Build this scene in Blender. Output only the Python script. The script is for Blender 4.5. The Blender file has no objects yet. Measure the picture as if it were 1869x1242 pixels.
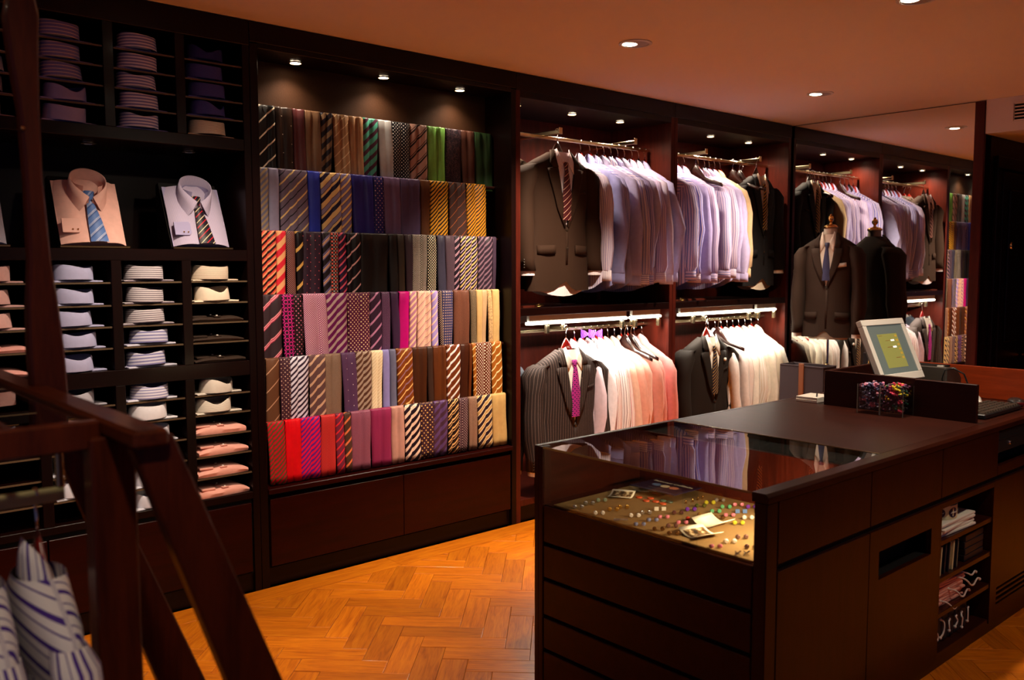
import bpy, bmesh, math, random
from mathutils import Matrix, Vector

scene = bpy.context.scene
col = scene.collection
PI = math.pi

# ------------------------------------------------------------------ camera
CAM = Vector((0.0, -3.95, 1.56))
YAW, PITCH, ROLL = math.radians(41.657), math.radians(4.678), math.radians(-0.096)
_f = Vector((math.sin(YAW) * math.cos(PITCH), math.cos(YAW) * math.cos(PITCH), -math.sin(PITCH)))
_r = Vector((math.cos(YAW), -math.sin(YAW), 0.0))
_u = _r.cross(_f)
_r2 = _r * math.cos(ROLL) + _u * math.sin(ROLL)
_u2 = -_r * math.sin(ROLL) + _u * math.cos(ROLL)
cam_data = bpy.data.cameras.new('camera')
cam_data.sensor_width = 36.0
cam_data.lens = 1622.27 / 1869 * 36.0
cam_data.clip_start = 0.05
cam_data.dof.use_dof = True
cam_data.dof.focus_distance = 4.6
cam_data.dof.aperture_fstop = 3.2
cam = bpy.data.objects.new('camera', cam_data)
m = Matrix((( _r2.x, _u2.x, -_f.x, CAM.x), (_r2.y, _u2.y, -_f.y, CAM.y), (_r2.z, _u2.z, -_f.z, CAM.z), (0, 0, 0, 1)))
cam.matrix_world = m
col.objects.link(cam)
scene.camera = cam

# ------------------------------------------------------------------ world, exposure, light levels
WORLD_COL, WORLD_STR = (0.42, 0.38, 0.78), 0.095
EXPOSURE = 0.0
HALOGEN = (1.0, 0.80, 0.60)          # colour of the shelf spots
CEILING_LAMP = (1.0, 0.82, 0.62)     # colour of the ceiling downlights
TUBE = (1.0, 0.92, 0.78)             # colour of the fluorescent tubes
P_TIE, P_BAY, P_CEIL, P_TUBE, P_CASE = 10.0, 34.0, 600.0, 14.0, 9.0

world = bpy.data.worlds.new('world')
scene.world = world
world.use_nodes = True
bg = world.node_tree.nodes['Background']
bg.inputs[0].default_value = (*WORLD_COL, 1)
bg.inputs[1].default_value = WORLD_STR
scene.view_settings.view_transform = 'Standard'
scene.view_settings.look = 'None'
scene.view_settings.gamma = 1.0
scene.view_settings.use_curve_mapping = False
scene.view_settings.exposure = EXPOSURE
scene.cycles.use_denoising = True
scene.cycles.caustics_reflective = False
scene.cycles.caustics_refractive = False
scene.cycles.sample_clamp_indirect = 4.0
scene.cycles.max_bounces = 9
scene.cycles.glossy_bounces = 4

# ------------------------------------------------------------------ helpers: materials
def hexc(h):
    v = [int(h[i:i + 2], 16) / 255 for i in (0, 2, 4)]
    return tuple(c / 12.92 if c <= 0.04045 else ((c + 0.055) / 1.055) ** 2.4 for c in v)

class NT:
    def __init__(s, tree):
        s.t = tree
    def node(s, typ, **kw):
        n = s.t.nodes.new(typ)
        for k, v in kw.items():
            setattr(n, k, v)
        return n
    def link(s, a, b):
        s.t.links.new(a, b)
    def put(s, sock, v):
        if isinstance(v, bpy.types.NodeSocket):
            s.t.links.new(v, sock)
        elif isinstance(v, (tuple, list)) and len(v) == 3 and sock.type == 'RGBA':
            sock.default_value = (*v, 1)
        else:
            sock.default_value = v
    def m(s, op, a, b=0.0, c=None):
        n = s.node('ShaderNodeMath', operation=op)
        s.put(n.inputs[0], a)
        s.put(n.inputs[1], b)
        if c is not None:
            s.put(n.inputs[2], c)
        return n.outputs[0]
    def mix(s, fac, a, b, blend='MIX'):
        n = s.node('ShaderNodeMix', data_type='RGBA', blend_type=blend)
        s.put(n.inputs[0], fac)
        s.put(n.inputs[6], a)
        s.put(n.inputs[7], b)
        return n.outputs[2]
    def noise(s, vec, scale, detail=3.0, rough=0.5, dist=0.0):
        n = s.node('ShaderNodeTexNoise')
        if vec is not None:
            s.link(vec, n.inputs['Vector'])
        n.inputs['Scale'].default_value = scale
        n.inputs['Detail'].default_value = detail
        n.inputs['Roughness'].default_value = rough
        n.inputs['Distortion'].default_value = dist
        return n.outputs['Fac']
    def obj(s):
        return s.node('ShaderNodeTexCoord').outputs['Object']
    def uv(s):
        return s.node('ShaderNodeTexCoord').outputs['UV']
    def mapping(s, vec, scale=(1, 1, 1), rot=(0, 0, 0), loc=(0, 0, 0)):
        n = s.node('ShaderNodeMapping')
        s.link(vec, n.inputs[0])
        for i, v in ((1, loc), (2, rot), (3, scale)):
            s.put(n.inputs[i], v)
        return n.outputs[0]
    def sep(s, vec):
        n = s.node('ShaderNodeSeparateXYZ')
        s.link(vec, n.inputs[0])
        return n.outputs
    def ramp(s, fac, stops, interp='LINEAR'):
        n = s.node('ShaderNodeValToRGB')
        n.color_ramp.interpolation = interp
        e = n.color_ramp.elements
        while len(e) < len(stops):
            e.new(0.5)
        for el, (p, c) in zip(e, stops):
            el.position = p
            el.color = (*c, 1)
        s.link(fac, n.inputs[0])
        return n.outputs[0]

def mat(name, color=(0.5, 0.5, 0.5), rough=0.5, metal=0.0, spec=0.5, coat=0.0, emit=None, sheen=0.0, build=None, bump=None, alpha=None):
    mt = bpy.data.materials.new(name)
    mt.use_nodes = True
    nt = NT(mt.node_tree)
    p = mt.node_tree.nodes['Principled BSDF']
    if isinstance(color, str):
        color = hexc(color)
    c = build(nt) if build else color
    h = None
    if isinstance(c, tuple) and len(c) == 2:
        c, h = c
    nt.put(p.inputs['Base Color'], c)
    nt.put(p.inputs['Roughness'], rough)
    p.inputs['Metallic'].default_value = metal
    p.inputs['Specular IOR Level'].default_value = spec
    p.inputs['Coat Weight'].default_value = coat
    p.inputs['Coat Roughness'].default_value = 0.12
    p.inputs['Sheen Weight'].default_value = sheen
    if emit:
        nt.put(p.inputs['Emission Color'], c if emit[0] is None else emit[0])
        p.inputs['Emission Strength'].default_value = emit[1]
    if h is not None:
        b = nt.node('ShaderNodeBump')
        b.inputs['Strength'].default_value = bump or 0.2
        b.inputs['Distance'].default_value = 0.003
        nt.link(h, b.inputs['Height'])
        nt.link(b.outputs[0], p.inputs['Normal'])
    return mt

def wood(name, c1, c2, rough=0.36, axis=0, coat=0.04, spec=0.16, scale=1.0):
    def build(nt):
        o = nt.obj()
        sc = [9 * scale, 9 * scale, 9 * scale]
        sc[axis] = 0.9 * scale
        v = nt.mapping(o, tuple(sc))
        n1 = nt.noise(v, 3.0, 5, 0.6, 0.4)
        n2 = nt.noise(nt.mapping(o, tuple(x * 5 for x in sc)), 4.0, 2, 0.5)
        f = nt.m('ADD', nt.m('MULTIPLY', n1, 0.75), nt.m('MULTIPLY', n2, 0.25))
        return nt.ramp(f, [(0.3, c1), (0.7, c2)]), n2
    return mat(name, rough=rough, coat=coat, spec=spec, build=build, bump=0.06)

def stripes_spec(spec):
    """spec of a woven pattern in millimetres -> function building a colour from UV (metres)."""
    t = spec.split()
    k = t[0]
    def build(nt):
        uv = nt.sep(nt.uv())
        u, v = uv[0], uv[1]
        if k == 'P':
            c = hexc(t[1])
            n = nt.noise(nt.uv(), 30.0, 3)
            base = nt.mix(n, tuple(x * 0.82 for x in c), tuple(min(1, x * 1.15) for x in c))
        elif k in 'SVH':
            per = float(t[1]) / 1000
            basec = hexc(t[2])
            segs = []
            for s in t[3:]:
                if '@' in s:
                    c, w = s.split('@')
                    segs.append((hexc(c), float(w)))
            if not segs:
                segs = [(basec, 1.0)]
            tot = sum(w for _, w in segs)
            if tot < 0.999:
                segs.append((basec, 1 - tot))
            pos = nt.m('ADD', v, nt.m('MULTIPLY', u, 0.95)) if k == 'S' else (v if k == 'H' else u)
            fr = nt.m('FRACT', nt.m('ADD', nt.m('DIVIDE', pos, per), 100.0))
            stops, p = [], 0.0
            for c, w in segs:
                stops.append((p, c))
                p += w
            if len(stops) == 1:
                stops.append((0.999, stops[0][1]))
            base = nt.ramp(fr, stops, 'CONSTANT')
        elif k in 'DRXQ':
            c1, c2 = hexc(t[1]), hexc(t[2])
            i = 4 if k == 'X' else 3
            per, r = float(t[i]) / 1000, float(t[i + 1]) / 1000
            a, b = nt.m('DIVIDE', u, per), nt.m('DIVIDE', v, per)
            def cell(off):
                fa = nt.m('SUBTRACT', nt.m('FRACT', nt.m('ADD', a, 100 + off)), 0.5)
                fb = nt.m('SUBTRACT', nt.m('FRACT', nt.m('ADD', b, 100 + off)), 0.5)
                if k == 'Q':
                    return nt.m('MAXIMUM', nt.m('ABSOLUTE', fa), nt.m('ABSOLUTE', fb))
                return nt.m('SQRT', nt.m('ADD', nt.m('MULTIPLY', fa, fa), nt.m('MULTIPLY', fb, fb)))
            d0, d1 = cell(0.0), cell(0.5)
            if k == 'Q':
                base = nt.mix(nt.m('LESS_THAN', d0, r / per), c1, c2)
            elif k == 'X':
                base = nt.mix(nt.m('LESS_THAN', d0, r / per), c1, c2)
                base = nt.mix(nt.m('LESS_THAN', d1, r / per), base, hexc(t[3]))
            elif k == 'R':
                w = float(t[5]) / 1000
                d = nt.m('MINIMUM', d0, d1)
                base = nt.mix(nt.m('LESS_THAN', nt.m('ABSOLUTE', nt.m('SUBTRACT', d, r / per)), w / per), c1, c2)
            else:
                base = nt.mix(nt.m('LESS_THAN', nt.m('MINIMUM', d0, d1), r / per), c1, c2)
        elif k == 'C':
            c1, c2 = hexc(t[1]), hexc(t[2])
            w = 2 * PI * 1000 / float(t[3])
            f = nt.m('MULTIPLY', nt.m('SINE', nt.m('MULTIPLY', u, w)), nt.m('SINE', nt.m('MULTIPLY', v, w)))
            base = nt.mix(nt.m('GREATER_THAN', f, 0.0), c1, c2)
        else:
            c1, c2 = hexc(t[1]), hexc(t[2])
            n = nt.noise(nt.uv(), 1000 / float(t[3]) , 2, 0.5, 2.0)
            base = nt.mix(nt.m('GREATER_THAN', n, 0.53), c1, c2)
        return base
    return build

_fab = {}
def fabric(spec, rough=0.55, sheen=0.1):
    key = (spec, rough)
    if key not in _fab:
        _fab[key] = mat('fabric ' + spec[:20], rough=rough, spec=0.22, build=stripes_spec(spec))
    return _fab[key]

# ------------------------------------------------------------------ helpers: meshes
class MB:
    """collects vertices, faces and (optional) UVs"""
    def __init__(s):
        s.v, s.f, s.uv = [], [], {}
    def box(s, x0, x1, y0, y1, z0, z1):
        i = len(s.v)
        s.v += [(x, y, z) for z in (z0, z1) for y in (y0, y1) for x in (x0, x1)]
        s.f += [tuple(i + k for k in q) for q in ((0, 2, 3, 1), (4, 5, 7, 6), (0, 1, 5, 4), (2, 6, 7, 3), (0, 4, 6, 2), (1, 3, 7, 5))]
        return s
    def poly(s, pts, ext):
        """closed outline extruded by vector ext"""
        i, n = len(s.v), len(pts)
        e = Vector(ext)
        s.v += [tuple(p) for p in pts] + [tuple(Vector(p) + e) for p in pts]
        s.f.append(tuple(range(i + n - 1, i - 1, -1)))
        s.f.append(tuple(range(i + n, i + 2 * n)))
        for k in range(n):
            a, b = i + k, i + (k + 1) % n
            s.f.append((a, b, b + n, a + n))
        return s
    def grid(s, rows, closed=False, uvs=None, capa=False, capb=False):
        """rows: list of equally long point lists"""
        i, n = len(s.v), len(rows[0])
        for r, row in enumerate(rows):
            for c, p in enumerate(row):
                if uvs:
                    s.uv[len(s.v)] = uvs[r][c]
                s.v.append(tuple(p))
        for r in range(len(rows) - 1):
            for c in range(n if closed else n - 1):
                a, b = i + r * n + c, i + r * n + (c + 1) % n
                s.f.append((a, b, b + n, a + n))
        if capa:
            s.f.append(tuple(range(i + n - 1, i - 1, -1)))
        if capb:
            k = i + (len(rows) - 1) * n
            s.f.append(tuple(range(k, k + n)))
        return s
    def tube(s, pts, r, n=8, caps=True):
        pts = [Vector(p) for p in pts]
        rs = r if isinstance(r, (list, tuple)) else [r] * len(pts)
        rows, up = [], None
        for k, p in enumerate(pts):
            d = (pts[min(k + 1, len(pts) - 1)] - pts[max(k - 1, 0)]).normalized()
            if up is None:
                up = d.orthogonal().normalized()
            up = (up - d * up.dot(d)).normalized()
            w = d.cross(up)
            rows.append([p + (up * math.cos(2 * PI * j / n) + w * math.sin(2 * PI * j / n)) * rs[k] for j in range(n)])
        return s.grid(rows, True, None, caps, caps)
    def lathe(s, prof, n=20, c=(0, 0, 0), axis=2):
        rows = []
        for r, z in prof:
            row = []
            for j in range(n):
                a = 2 * PI * j / n
                p = (r * math.cos(a), r * math.sin(a), z)
                if axis == 0:
                    p = (z, p[0], p[1])
                elif axis == 1:
                    p = (p[1], z, p[0])
                row.append((p[0] + c[0], p[1] + c[1], p[2] + c[2]))
            rows.append(row)
        return s.grid(rows, True, None, True, True)
    def ball(s, c, r, n=8, m=5, sq=(1, 1, 1)):
        rows = []
        for k in range(1, m):
            t = PI * k / m
            rows.append([(c[0] + sq[0] * r * math.sin(t) * math.cos(2 * PI * j / n), c[1] + sq[1] * r * math.sin(t) * math.sin(2 * PI * j / n), c[2] + sq[2] * r * math.cos(t)) for j in range(n)])
        return s.grid(rows, True, None, True, True)

def link(o, parent=None, loc=None, rz=0.0):
    col.objects.link(o)
    if parent is not None:
        o.parent = parent
    if loc is not None:
        o.location = loc
    if rz:
        o.rotation_euler = (0, 0, rz)
    return o

def make_mesh(name, mb, mt, smooth=False, bevel=0.0, seg=1):
    me = bpy.data.meshes.new(name)
    me.from_pydata([tuple(v) for v in mb.v], [], mb.f)
    if mb.uv:
        lay = me.uv_layers.new(name='UVMap')
        vi = [0] * len(me.loops)
        me.loops.foreach_get('vertex_index', vi)
        flat = []
        for k in vi:
            flat += list(mb.uv.get(k, (0.0, 0.0)))
        lay.data.foreach_set('uv', flat)
    bm = bmesh.new()
    bm.from_mesh(me)
    if bevel:
        es = [e for e in bm.edges if len(e.link_faces) == 2 and e.calc_face_angle(0) > 0.5]
        bmesh.ops.bevel(bm, geom=es, offset=bevel, segments=seg, affect='EDGES', profile=0.5, clamp_overlap=True)
    bmesh.ops.recalc_face_normals(bm, faces=bm.faces)
    bm.to_mesh(me)
    bm.free()
    if mt is not None:
        me.materials.append(mt)
    if smooth:
        me.polygons.foreach_set('use_smooth', [True] * len(me.polygons))
        if smooth != 'all':
            me.set_sharp_from_angle(angle=math.radians(50))
    me.update()
    return me

def ob(name, mb, mt, parent=None, loc=None, rz=0.0, smooth=False, bevel=0.0, seg=1, world=False):
    """one mesh object; world=True: coordinates are world coordinates although it has a parent"""
    if world and parent is not None:
        L = parent.location
        mb.v = [(v[0] - L.x, v[1] - L.y, v[2] - L.z) for v in mb.v]
    me = make_mesh(name, mb, mt, smooth, bevel, seg)
    o = bpy.data.objects.new(name, me)
    return link(o, parent, loc, rz)

def tag(o, label=None, cat=None, group=None, kind=None):
    for k, v in (('label', label), ('category', cat), ('group', group), ('kind', kind)):
        if v is not None:
            o[k] = v
    return o

def thing(name, label, cat, loc=(0, 0, 0), rz=0.0, group=None, kind=None):
    o = bpy.data.objects.new(name, None)
    o.empty_display_size = 0.1
    link(o, None, loc, rz)
    return tag(o, label, cat, group, kind)

def wbox(name, b, mt, parent, bevel=0.002):
    return ob(name, MB().box(*b), mt, parent, bevel=bevel, world=True)

def solidify(o, t):
    md = o.modifiers.new('thickness', 'SOLIDIFY')
    md.thickness = t
    md.offset = 0.0
    return o

ORD = ['first', 'second', 'third', 'fourth', 'fifth', 'sixth', 'seventh', 'eighth', 'ninth', 'tenth', 'eleventh', 'twelfth']

# ------------------------------------------------------------------ materials
M = {}
M['dark'] = wood('dark stained wood', hexc('0d0302'), hexc('160503'), rough=0.34, axis=2)
M['darkx'] = wood('dark stained wood along', hexc('0e0302'), hexc('180503'), rough=0.34, axis=0)
M['bay'] = wood('mahogany in lit tone', hexc('34100a'), hexc('521a0f'), rough=0.38, axis=2)  # redder copy of the dark wood, its lamp-lit tone put into the colour
M['drawer'] = wood('mahogany drawer front', hexc('190201'), hexc('2a0402'), rough=0.33, axis=0)
M['counter'] = wood('counter mahogany', hexc('260c06'), hexc('3a140a'), rough=0.33, axis=0, coat=0.15)
M['counterz'] = wood('counter mahogany upright', hexc('240904'), hexc('361006'), rough=0.36, axis=2, coat=0.12)
M['countertop'] = wood('counter top wood', hexc('240c06'), hexc('38140b'), rough=0.36, axis=1, coat=0.0, spec=0.22)
M['red'] = wood('red mahogany panel', hexc('7a2c12'), hexc('9c3a18'), rough=0.35, axis=1)
M['antique'] = wood('worn antique wood', hexc('341006'), hexc('5c230c'), rough=0.42, axis=2, coat=0.15)
M['antiquex'] = wood('worn antique wood along', hexc('341206'), hexc('64290e'), rough=0.4, axis=1, coat=0.15)
M['black'] = mat('black recess', (0.006, 0.005, 0.005), rough=0.7, spec=0.2)
M['blackgloss'] = mat('black plastic', (0.012, 0.012, 0.013), rough=0.3)
M['weave'] = mat('brown woven panel', rough=0.75, spec=0.2, bump=0.25, build=lambda nt: (lambda o: (nt.mix(nt.noise(nt.mapping(o, (400, 400, 60)), 1.0, 2), hexc('301a0b'), hexc('40240f')), nt.noise(nt.mapping(o, (500, 500, 90)), 1.0, 1)))(nt.obj()))
M['chrome'] = mat('polished chrome', (0.75, 0.72, 0.66), rough=0.14, metal=1.0)
M['nickel'] = mat('warm nickel bar', (0.72, 0.58, 0.36), rough=0.22, metal=1.0)
M['brass'] = mat('polished brass', (0.72, 0.42, 0.14), rough=0.2, metal=1.0)
M['steel'] = mat('brushed steel', (0.5, 0.5, 0.5), rough=0.4, metal=1.0)
M['olive'] = mat('shelf edge', hexc('5a4630'), rough=0.5)
M['hanger'] = mat('lacquered red brown hanger', hexc('7c140c'), rough=0.22, coat=0.4)
M['hangerdark'] = mat('dark hanger wood', hexc('260d08'), rough=0.25, coat=0.3)
M['lampglow'] = mat('lamp glow', (1, 1, 1), emit=((1.0, 0.82, 0.58), 30.0))
M['tubeglow'] = mat('tube glow', (1, 1, 1), emit=((1.0, 0.93, 0.72), 9.0))
M['lampoff'] = mat('unlit lamp glass', (0.25, 0.25, 0.26), rough=0.1, spec=0.8)
M['white'] = mat('white plastic', hexc('d8d4cc'), rough=0.4)
M['paper'] = mat('white paper', hexc('e8e0d4'), rough=0.8)
M['felt'] = mat('brown felt', rough=0.95, spec=0.1, build=lambda nt: nt.mix(nt.noise(nt.obj(), 180, 3), hexc('6a5234'), hexc('866a46')))
M['mirror'] = mat('mirror glass', (0.86, 0.86, 0.84), rough=0.0, metal=1.0)
M['ceiling'] = mat('ceiling paint', rough=0.9, spec=0.1, build=lambda nt: nt.mix(nt.noise(nt.obj(), 1.5, 2), hexc('f2e2d4'), hexc('f6e8dc')))
M['soffit'] = mat('white bulkhead paint', hexc('ddd2cc'), rough=0.85, spec=0.1)
M['navy'] = mat('navy card', hexc('1c1638'), rough=0.4)
M['grey'] = mat('grey wool felt', hexc('41373a'), rough=0.95, spec=0.1)

def glass(name, tint=(1, 1, 1), ior=1.5):
    mt = bpy.data.materials.new(name)
    mt.use_nodes = True
    t = mt.node_tree
    t.nodes.clear()
    nt = NT(t)
    out = nt.node('ShaderNodeOutputMaterial')
    fr = nt.node('ShaderNodeFresnel')
    fr.inputs[0].default_value = ior
    tr = nt.node('ShaderNodeBsdfTransparent')
    tr.inputs[0].default_value = (*tint, 1)
    gl = nt.node('ShaderNodeBsdfGlossy')
    gl.inputs['Roughness'].default_value = 0.0
    mx = nt.node('ShaderNodeMixShader')
    geo = nt.node('ShaderNodeNewGeometry')
    two = nt.m('DIVIDE', nt.m('MULTIPLY', fr.outputs[0], 2.0), nt.m('ADD', fr.outputs[0], 1.0))
    nt.link(nt.m('MULTIPLY', two, nt.m('SUBTRACT', 1.0, geo.outputs['Backfacing'])), mx.inputs[0])
    nt.link(tr.outputs[0], mx.inputs[1])
    nt.link(gl.outputs[0], mx.inputs[2])
    nt.link(mx.outputs[0], out.inputs[0])
    return mt
M['cubeglass'] = glass('vase glass', (0.97, 0.98, 0.97), 1.75)
M['glass'] = glass('clear glass', (0.93, 0.95, 0.93))
M['acrylic'] = glass('clear acrylic', (0.96, 0.96, 0.96), 1.49)

# ================================================================== STRUCTURE
H = 2.7
# floor: herringbone blocks laid at 45 degrees, with a straight border board along the wall units
def oak(name):
    def build(nt):
        oi = nt.node('ShaderNodeObjectInfo')
        o = nt.node('ShaderNodeVectorMath', operation='ADD')
        nt.link(nt.obj(), o.inputs[0])
        cx = nt.node('ShaderNodeCombineXYZ')
        nt.put(cx.inputs[0], nt.m('MULTIPLY', oi.outputs['Random'], 37.0))
        nt.put(cx.inputs[1], nt.m('MULTIPLY', oi.outputs['Random'], 91.0))
        nt.link(cx.outputs[0], o.inputs[1])
        v = nt.mapping(o.outputs[0], (2.2, 22, 10))
        n1 = nt.noise(v, 2.2, 5, 0.6, 1.2)
        n2 = nt.noise(nt.mapping(o.outputs[0], (12, 260, 40)), 1.0, 3, 0.6)
        f = nt.m('ADD', nt.m('MULTIPLY', n1, 0.7), nt.m('MULTIPLY', n2, 0.3))
        c = nt.ramp(f, [(0.3, hexc('9a4606')), (0.5, hexc('c66a0b')), (0.72, hexc('de8414'))])
        tint = nt.m('ADD', nt.m('MULTIPLY', oi.outputs['Random'], 0.32), 0.78)
        cc = nt.node('ShaderNodeCombineColor')
        for k in range(3):
            nt.put(cc.inputs[k], tint)
        return nt.mix(1.0, c, cc.outputs[0], 'MULTIPLY'), n2
    return mat(name, rough=0.36, spec=0.45, coat=0.12, build=build, bump=0.12)
M['oak'] = oak('oak parquet block')

floor = tag(ob('floor', MB().box(-2.5, 10.0, -8.0, 0.75, -0.08, -0.016), mat('dark sub floor', hexc('2a180c'), rough=0.8)), 'herringbone oak parquet floor of the shop', None, None, 'structure')
PL, PW = 0.35, 0.105
P0, Q0 = 1.996, 0.938
D1, D2 = Vector((0.70711, -0.70711)), Vector((0.70711, 0.70711))
def clip(poly, ymax):
    out = []
    for i, p in enumerate(poly):
        q = poly[(i + 1) % len(poly)]
        if p[1] <= ymax:
            out.append(p)
        if (p[1] <= ymax) != (q[1] <= ymax):
            t = (ymax - p[1]) / (q[1] - p[1])
            out.append((p[0] + (q[0] - p[0]) * t, ymax))
    return out
def bevel_block(mb, poly, ztop, b=0.0016):
    c = Vector((sum(p[0] for p in poly) / len(poly), sum(p[1] for p in poly) / len(poly)))
    n = len(poly)
    ins = []
    for p in poly:
        d = Vector(p) - c
        ins.append(c + d * (1 - b * 1.6 / max(d.length, 0.02)))
    i = len(mb.v)
    mb.v += [(p[0], p[1], -0.016) for p in poly] + [(p[0], p[1], ztop - b * 0.6) for p in poly] + [(p.x, p.y, ztop) for p in ins]
    for k in range(n):
        a, bq = i + k, i + (k + 1) % n
        mb.f.append((a, bq, bq + n, a + n))
        mb.f.append((a + n, bq + n, bq + 2 * n, a + 2 * n))
    mb.f.append(tuple(range(i + 2 * n, i + 3 * n)))
rest = MB()
rngf = random.Random(4)
cache = {}
for i in range(-60, 61):
    for j in range(-14, 15):
        for kind in (0, 1):
            p = P0 + i * PW + j * PL
            q = Q0 - i * PW + j * PL
            if kind == 0:
                a0, a1, b0, b1 = p, p + PL, q, q + PW
            else:
                a0, a1, b0, b1 = p + PL, p + PL + PW, q, q + PL
            cp = D1 * ((a0 + a1) / 2) + D2 * ((b0 + b1) / 2)
            if not (-0.6 < cp.x < 7.5 and -5.6 < cp.y < 0.05):
                continue
            g = 0.0007
            corners = [D1 * a + D2 * b for a, b in ((a0 + g, b0 + g), (a1 - g, b0 + g), (a1 - g, b1 - g), (a0 + g, b1 - g))]
            pts = clip([(c.x, c.y) for c in corners], -0.158)
            if len(pts) < 3:
                continue
            zt = rngf.uniform(-0.0006, 0.0006)
            near = (0.9 < cp.x < 3.1 and -1.75 < cp.y) or (3.1 < cp.x < 4.75 and -3.2 < cp.y < -2.5)
            if near:
                rot = -PI / 4 if kind == 0 else PI / 4
                c, s = math.cos(-rot), math.sin(-rot)
                loc = [((x - cp.x) * c - (y - cp.y) * s, (x - cp.x) * s + (y - cp.y) * c) for x, y in pts]
                full = len(pts) == 4 and abs(max(y for _, y in pts) + 0.158) > 1e-6
                if full and 'full' in cache:
                    me = cache['full']
                else:
                    mb = MB()
                    bevel_block(mb, loc, 0.0)
                    me = make_mesh('parquet_block', mb, M['oak'])
                    if full:
                        cache['full'] = me
                o = bpy.data.objects.new('parquet_block', me)
                link(o, floor, (cp.x, cp.y, zt), rot)
            else:
                bevel_block(rest, pts, zt)
tag(ob('parquet_blocks', rest, M['oak'], floor), None, None, None, 'stuff')
xb = -0.55
while xb < 6.4:
    e = min(xb + 1.05, 6.55)
    mb = MB()
    hw = (e - xb) / 2 - 0.0008
    bevel_block(mb, [(-hw, -0.078), (hw, -0.078), (hw, 0.078), (-hw, 0.078)], 0.0)
    o = ob('border_board', mb, M['oak'], floor, (xb + hw, -0.0785, 0.0))
    xb = e

ceiling = tag(ob('ceiling', MB().box(-2.5, 10.0, -8.0, 0.75, H, H + 0.08), M['ceiling']), None, None, None, 'structure')
tag(ob('wall_back', MB().box(-2.5, 6.56, 0.66, 0.75, 0.0, H), mat('wall plaster', hexc('4a3a30'), rough=0.9)), None, None, None, 'structure')
tag(ob('wall_mirror', MB().box(6.585, 6.68, -1.42, 0.75, 0.0, H), M['dark']), None, None, None, 'structure')
# doorway wall to the right of the mirror, set back behind a bulkhead
wd = tag(ob('wall_right', MB().box(6.69, 9.6, -1.47, -1.36, 0.0, H), M['dark'], bevel=0.0), None, None, None, 'structure')
for (x0, x1, z0, z1) in ((7.9, 8.0, 0.0, 2.25), (6.76, 6.83, 0.0, 2.25), (6.76, 8.0, 2.25, 2.34)):
    wbox('door_frame', (x0, x1, -1.50, -1.47, z0, z1), M['dark'], wd, 0.006)
dr = tag(ob('door_1', MB().box(-0.525, 0.525, -0.02, 0.02, 0.0, 2.22), M['dark'], None, (7.365, -1.492, 0.01), bevel=0.004), None, None, None, 'structure')
for z0, z1 in ((0.12, 0.82), (1.0, 2.1)):
    for x0, x1 in ((-0.43, -0.03), (0.03, 0.43)):
        mb = MB()
        mb.box(x0, x1, -0.034, -0.02, z0, z1)
        ob('door_panel', mb, M['dark'], dr, bevel=0.012)
ob('door_knob', MB().lathe([(0.0, 0.0), (0.012, 0.0), (0.012, -0.03), (0.028, -0.04), (0.03, -0.055), (0.018, -0.068), (0, -0.07)], 16, (-0.06, -0.034, 0.89), 1), M['brass'], dr, smooth=True)
ob('door_disc', MB().lathe([(0.0, 0.0), (0.03, 0.0), (0.028, -0.008), (0, -0.01)], 18, (-0.37, -0.034, 1.70), 1), M['nickel'], dr, smooth=True)
bulk = tag(ob('ceiling_bulkhead', MB().box(6.56, 9.6, -8.0, -1.475, 2.47, H), M['soffit'], bevel=0.003), None, None, None, 'structure')
tag(ob('wall_far', MB().box(9.6, 9.7, -8.0, -1.3, 0.0, H), M['dark']), None, None, None, 'structure')
vent = thing('air_vent', 'white louvred air vent high on the pale bulkhead', 'vent', (6.555, -1.82, 2.59))
wbox('vent_back', (6.556, 6.56, -1.98, -1.66, 2.535, 2.65), M['black'], vent, 0)
for z in (2.535, 2.557, 2.579, 2.601, 2.623, 2.645):
    wbox('louvre', (6.545, 6.556, -1.98, -1.66, z, z + 0.007), M['soffit'], vent, 0)
for y in (-1.985, -1.655):
    wbox('vent_frame', (6.545, 6.556, y, y + 0.01, 2.535, 2.652), M['soffit'], vent, 0)

# big mirror closing the end of the aisle
mir = thing('tall_mirror', 'tall frameless mirror from counter height to ceiling closing the end of the aisle', 'mirror', (6.57, -0.7, 0.0))
wbox('mirror_glass', (6.565, 6.58, -1.405, -0.004, 0.05, 2.694), M['mirror'], mir, 0)
wbox('mirror_edge_strip', (6.55, 6.583, -1.475, -1.408, 0.0, 2.694), M['bay'], mir, 0.003)
wbox('mirror_bottom_strip', (6.55, 6.583, -1.405, -0.004, 0.0, 0.05), M['dark'], mir, 0.003)

# ================================================================== LIGHT FITTINGS
def lamp_spot(parent, loc, power, colr, size, aim=None, blend=0.9, rad=0.02):
    d = bpy.data.lights.new('spot', 'SPOT')
    d.energy, d.color, d.spot_size, d.spot_blend, d.shadow_soft_size = power, colr, math.radians(size), blend, rad
    o = bpy.data.objects.new('spot_light', d)
    link(o, parent, loc)
    if aim is not None:
        o.rotation_euler = Vector(aim).to_track_quat('-Z', 'Y').to_euler()
    return o

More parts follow.
